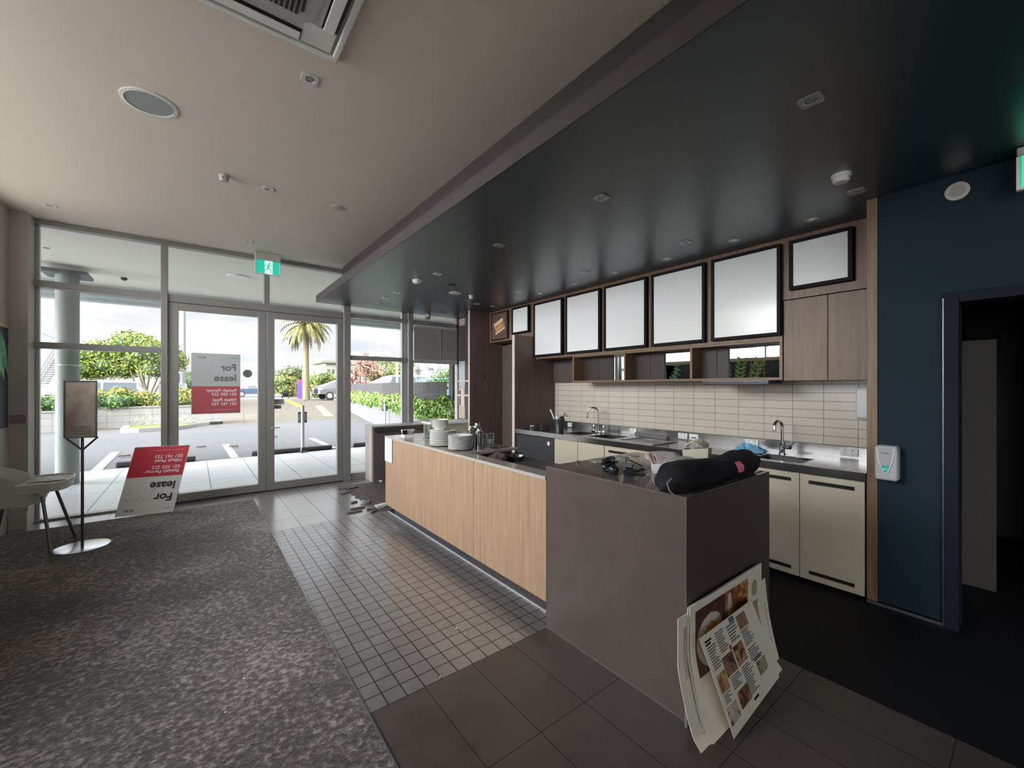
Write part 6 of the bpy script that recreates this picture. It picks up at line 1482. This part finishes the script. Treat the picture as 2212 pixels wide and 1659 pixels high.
# ================================================================== MENU POSTERS LEANING ON THE BLOCK
def curved(name_pts, cols=8):
    return name_pts
def lean_sheet(o, x0, x1, top, prof, th, mat, part, skew=0.):
    """sheet whose profile (z -> y) is given from bottom to top, spanning x0..x1; skew shifts x with height"""
    g = []
    for k, (z, y) in enumerate(prof):
        g.append([Vector((x0+(x1-x0)*j/10+skew*z, y, z)) for j in range(11)])
    return MB().sheet(g, (0, -th, 0)).build(part, mat, o)
def cprof(y_top, y_bot, H, bow, n=12, z0=.0):
    out = []
    for i in range(n+1):
        t = i/n; z = z0+H*t; out.append((z, y_bot+(y_top-y_bot)*t+bow*math.sin(math.pi*t)*1.0))
    return out
# rearmost sheet
q = thing('menu_poster', 'rearmost cream menu poster, its right edge past the block', 'poster', (2.3, .93, 0), 'menu posters leaning on the stone block')
lean_sheet(q, 1.95, 2.595, 0, cprof(.976, .905, .425, .012), .0025, m_card, 'sheet')
def ypr(prof, z):
    for (z0, y0), (z1, y1) in zip(prof, prof[1:]):
        if z0 <= z <= z1: return y0+(y1-y0)*(z-z0)/max(1e-6, z1-z0)
    return prof[-1][1] if z > prof[-1][0] else prof[0][1]
def on_sheet(prof, x0, x1, z0, z1, lift, mat, part, o, n=8, shape=None):
    """print laid on the room side of a bowed sheet"""
    g = []
    for i in range(n+1):
        z = z0+(z1-z0)*i/n
        if shape == 'ellipse':
            c = math.sqrt(max(0.0004, 1-(2*i/n-1)**2)); xm = (x0+x1)/2; hw = (x1-x0)/2*c; a, e = xm-hw, xm+hw
        else: a, e = x0, x1
        g.append([Vector((a+(e-a)*j/4, ypr(prof, z)-lift, z)) for j in range(5)])
    return MB().sheet(g, (0, -.0006, 0)).build(part, mat, o)
pr0 = cprof(.976, .905, .425, .012)
for k in range(6): on_sheet(pr0, 2.555, 2.559, .10+.035*k, .125+.035*k, .0028, m_inkgrey, 'text_line', q, 2)
# left sheet (bowed, coffee photo)
q = thing('menu_poster', 'leftmost cream poster with a pale photo strip, bowed outward at the foot', 'poster', (1.9, .9, 0), 'menu posters leaning on the stone block')
pr1 = [(z, .868+.105*min(1, (z/.30))**.55+.0*z) for z in [i*.03 for i in range(18)]]; pr1 = [(z, min(.972, y)) for z, y in pr1 if z <= .528]
lean_sheet(q, 1.665, 2.20, 0, pr1, .0025, m_card, 'sheet')
on_sheet(pr1, 1.71, 1.80, .235, .455, .0028, photo('coffee_photo', [(.3, (.36, .27, .20)), (.5, (.60, .52, .44)), (.7, (.34, .35, .32))], 5.), 'photo', q)
# large sheet with food photos (two sheets back to back)
q = thing('menu_poster', 'large cream poster with pasta and burger photos', 'poster', (2.1, .88, 0), 'menu posters leaning on the stone block')
pr2 = [(z, y-.010) for z, y in [(z, .868+.103*min(1, (z/.32))**.6) for z in [i*.03 for i in range(19)]]]
lean_sheet(q, 1.745, 2.505, 0, pr2, .0025, m_card, 'sheet'); lean_sheet(q, 1.735, 2.49, 0, [(z, y+.006) for z, y in pr2], .0018, m_paper, 'backing_sheet')
f_plum = photo('plum_cloth', [(.4, (.085, .035, .035)), (.6, (.14, .06, .055)), (.8, (.19, .09, .08))], 8.)
on_sheet(pr2, 1.79, 2.08, .215, .505, .0028, f_plum, 'photo', q, 12)
on_sheet(pr2, 1.80, 2.05, .225, .46, .0036, M('plate_print', (.62, .56, .54), .5), 'printed_plate', q, 14, 'ellipse')
on_sheet(pr2, 1.865, 2.0, .26, .42, .0044, photo('pasta', [(.3, (.35, .10, .03)), (.5, (.75, .42, .08)), (.7, (.88, .65, .22))], 22.), 'printed_pasta', q, 10, 'ellipse')
on_sheet(pr2, 2.085, 2.33, .215, .505, .0028, photo('burger', [(.3, (.09, .015, .01)), (.48, (.30, .10, .04)), (.62, (.62, .36, .14)), (.75, (.50, .16, .07))], 13.), 'photo', q, 12)
on_sheet(pr2, 2.10, 2.135, .23, .49, .0036, M('bun_pale', (.66, .52, .42), .5), 'printed_dish_edge', q, 8)
on_sheet(pr2, 2.375, 2.445, .385, .475, .0034, M('stamp_olive', (.42, .36, .24), .5), 'round_stamp', q, 10, 'ellipse')
on_sheet(pr2, 2.335, 2.45, .14, .36, .0028, photo('burger2', [(.35, (.20, .10, .06)), (.6, (.45, .30, .20))], 10.), 'photo', q, 8)
for a, e, z0, z1 in ((1.915, 1.940, .072, .104), (1.945, 1.958, .055, .075), (1.925, 1.937, .045, .065)): on_sheet(pr2, a, e, z0, z1, .0034, m_black, 'black_emblem', q, 8, 'ellipse')
# front menu, tilted and standing on its lower edge
q = thing('menu_poster', 'front menu sheet, full of text columns and small food photos', 'poster', (2.1, .82, 0), 'menu posters leaning on the stone block')
c00, c10 = Vector((1.842, .815, .001)), Vector((2.400, .834, .020)); t00, t10 = Vector((1.745, .918, .42)), Vector((2.270, .918, .425))
def MP(a, c): # a across 0..1, c up 0..1
    p = c00.lerp(c10, a).lerp(t00.lerp(t10, a), c); p.y += -.004*math.sin(math.pi*c); return p
nrm = (c10-c00).cross(t00-c00).normalized(); nrm = nrm if nrm.y < 0 else -nrm
MB().sheet([[MP(j/8, i/8) for j in range(9)] for i in range(9)], nrm*.0015).build('sheet', m_card, q)
def mpatch(a0, a1, c0, c1, mat, part, lift=.0018, ell=False, n=5):
    g = []
    for i in range(n+1):
        c = c0+(c1-c0)*i/n; s, e = a0, a1
        if ell: k = math.sqrt(max(.0004, 1-(2*i/n-1)**2)); m_ = (a0+a1)/2; s, e = m_-(a1-a0)/2*k, m_+(a1-a0)/2*k
        g.append([MP(s+(e-s)*j/4, c)+nrm*lift for j in range(5)])
    return MB().sheet(g, nrm*.0005).build(part, mat, q)
ph = [((.62, .80, .80, .955), ((.4, (.28, .26, .26)), (.6, (.35, .16, .10)), (.75, (.55, .45, .40)))), ((.40, .58, .50, .71), ((.35, (.10, .06, .02)), (.52, (.45, .22, .12)), (.7, (.65, .48, .40)))), ((.19, .38, .50, .70), ((.35, (.10, .05, .04)), (.55, (.34, .18, .12)), (.7, (.40, .34, .30)))),
      ((.04, .18, .42, .60), ((.35, (.14, .07, .03)), (.55, (.55, .32, .14)), (.7, (.78, .62, .45)))), ((.24, .44, .13, .31), ((.35, (.06, .03, .03)), (.55, (.35, .14, .07)), (.7, (.55, .42, .36)))), ((.03, .20, .10, .28), ((.35, (.05, .04, .05)), (.5, (.55, .45, .36)), (.7, (.78, .70, .60)))), ((.68, .86, .22, .38), ((.35, (.05, .05, .03)), (.52, (.30, .26, .18)), (.7, (.55, .50, .40))))]
for k, ((a0, a1, c0, c1), st) in enumerate(ph): mpatch(a0, a1, c0, c1, photo('menu_photo_%d' % k, list(st), 24.), 'photo')
rnd = random.Random(6)
def lines(a0, a1, c0, c1, n, mat=None, part='text_block', w=.5):
    b = MB()
    for k in range(n):
        cc = c1-(c1-c0)*(k+.5)/n; e = a0+(a1-a0)*rnd.uniform(.55, 1); hgt = (c1-c0)/n*w
        b.sheet([[MP(a0, cc)+nrm*.0018, MP(e, cc)+nrm*.0018], [MP(a0, cc+hgt)+nrm*.0018, MP(e, cc+hgt)+nrm*.0018]], nrm*.0004)
    b.build(part, mat or m_inkgrey, q)
lines(.05, .20, .64, .88, 9); lines(.05, .17, .88, .94, 2, m_ink, 'heading', .7); lines(.22, .38, .73, .95, 9); lines(.42, .60, .74, .93, 6); lines(.50, .60, .90, .97, 1, M('badge_blue', (.10, .16, .28), .5), 'badge', .8)
lines(.62, .82, .60, .78, 8); lines(.62, .82, .42, .57, 6); lines(.22, .40, .34, .48, 6); lines(.43, .62, .14, .47, 13); lines(.05, .18, .30, .40, 5); lines(.66, .84, .39, .43, 2, m_ink, 'heading', .7); lines(.46, .60, .05, .10, 1, m_ink, 'heading', .6)
mpatch(.36, .40, .70, .76, M('badge_red', (.45, .10, .10), .5), 'round_badge', .002, True, 8)
# folded metal legs behind the left sheet
fl = thing('metal_leg_pair', 'pair of thin grey metal legs standing behind the leftmost poster', 'stand', (1.74, .93, 0))
for x in (1.741, 1.765): MB().tube([(x, .972, .001), (x, .972, .19)], .0085, 10).build('leg', M('tube_light_grey', (.32, .34, .36), .4, .4), fl, True)
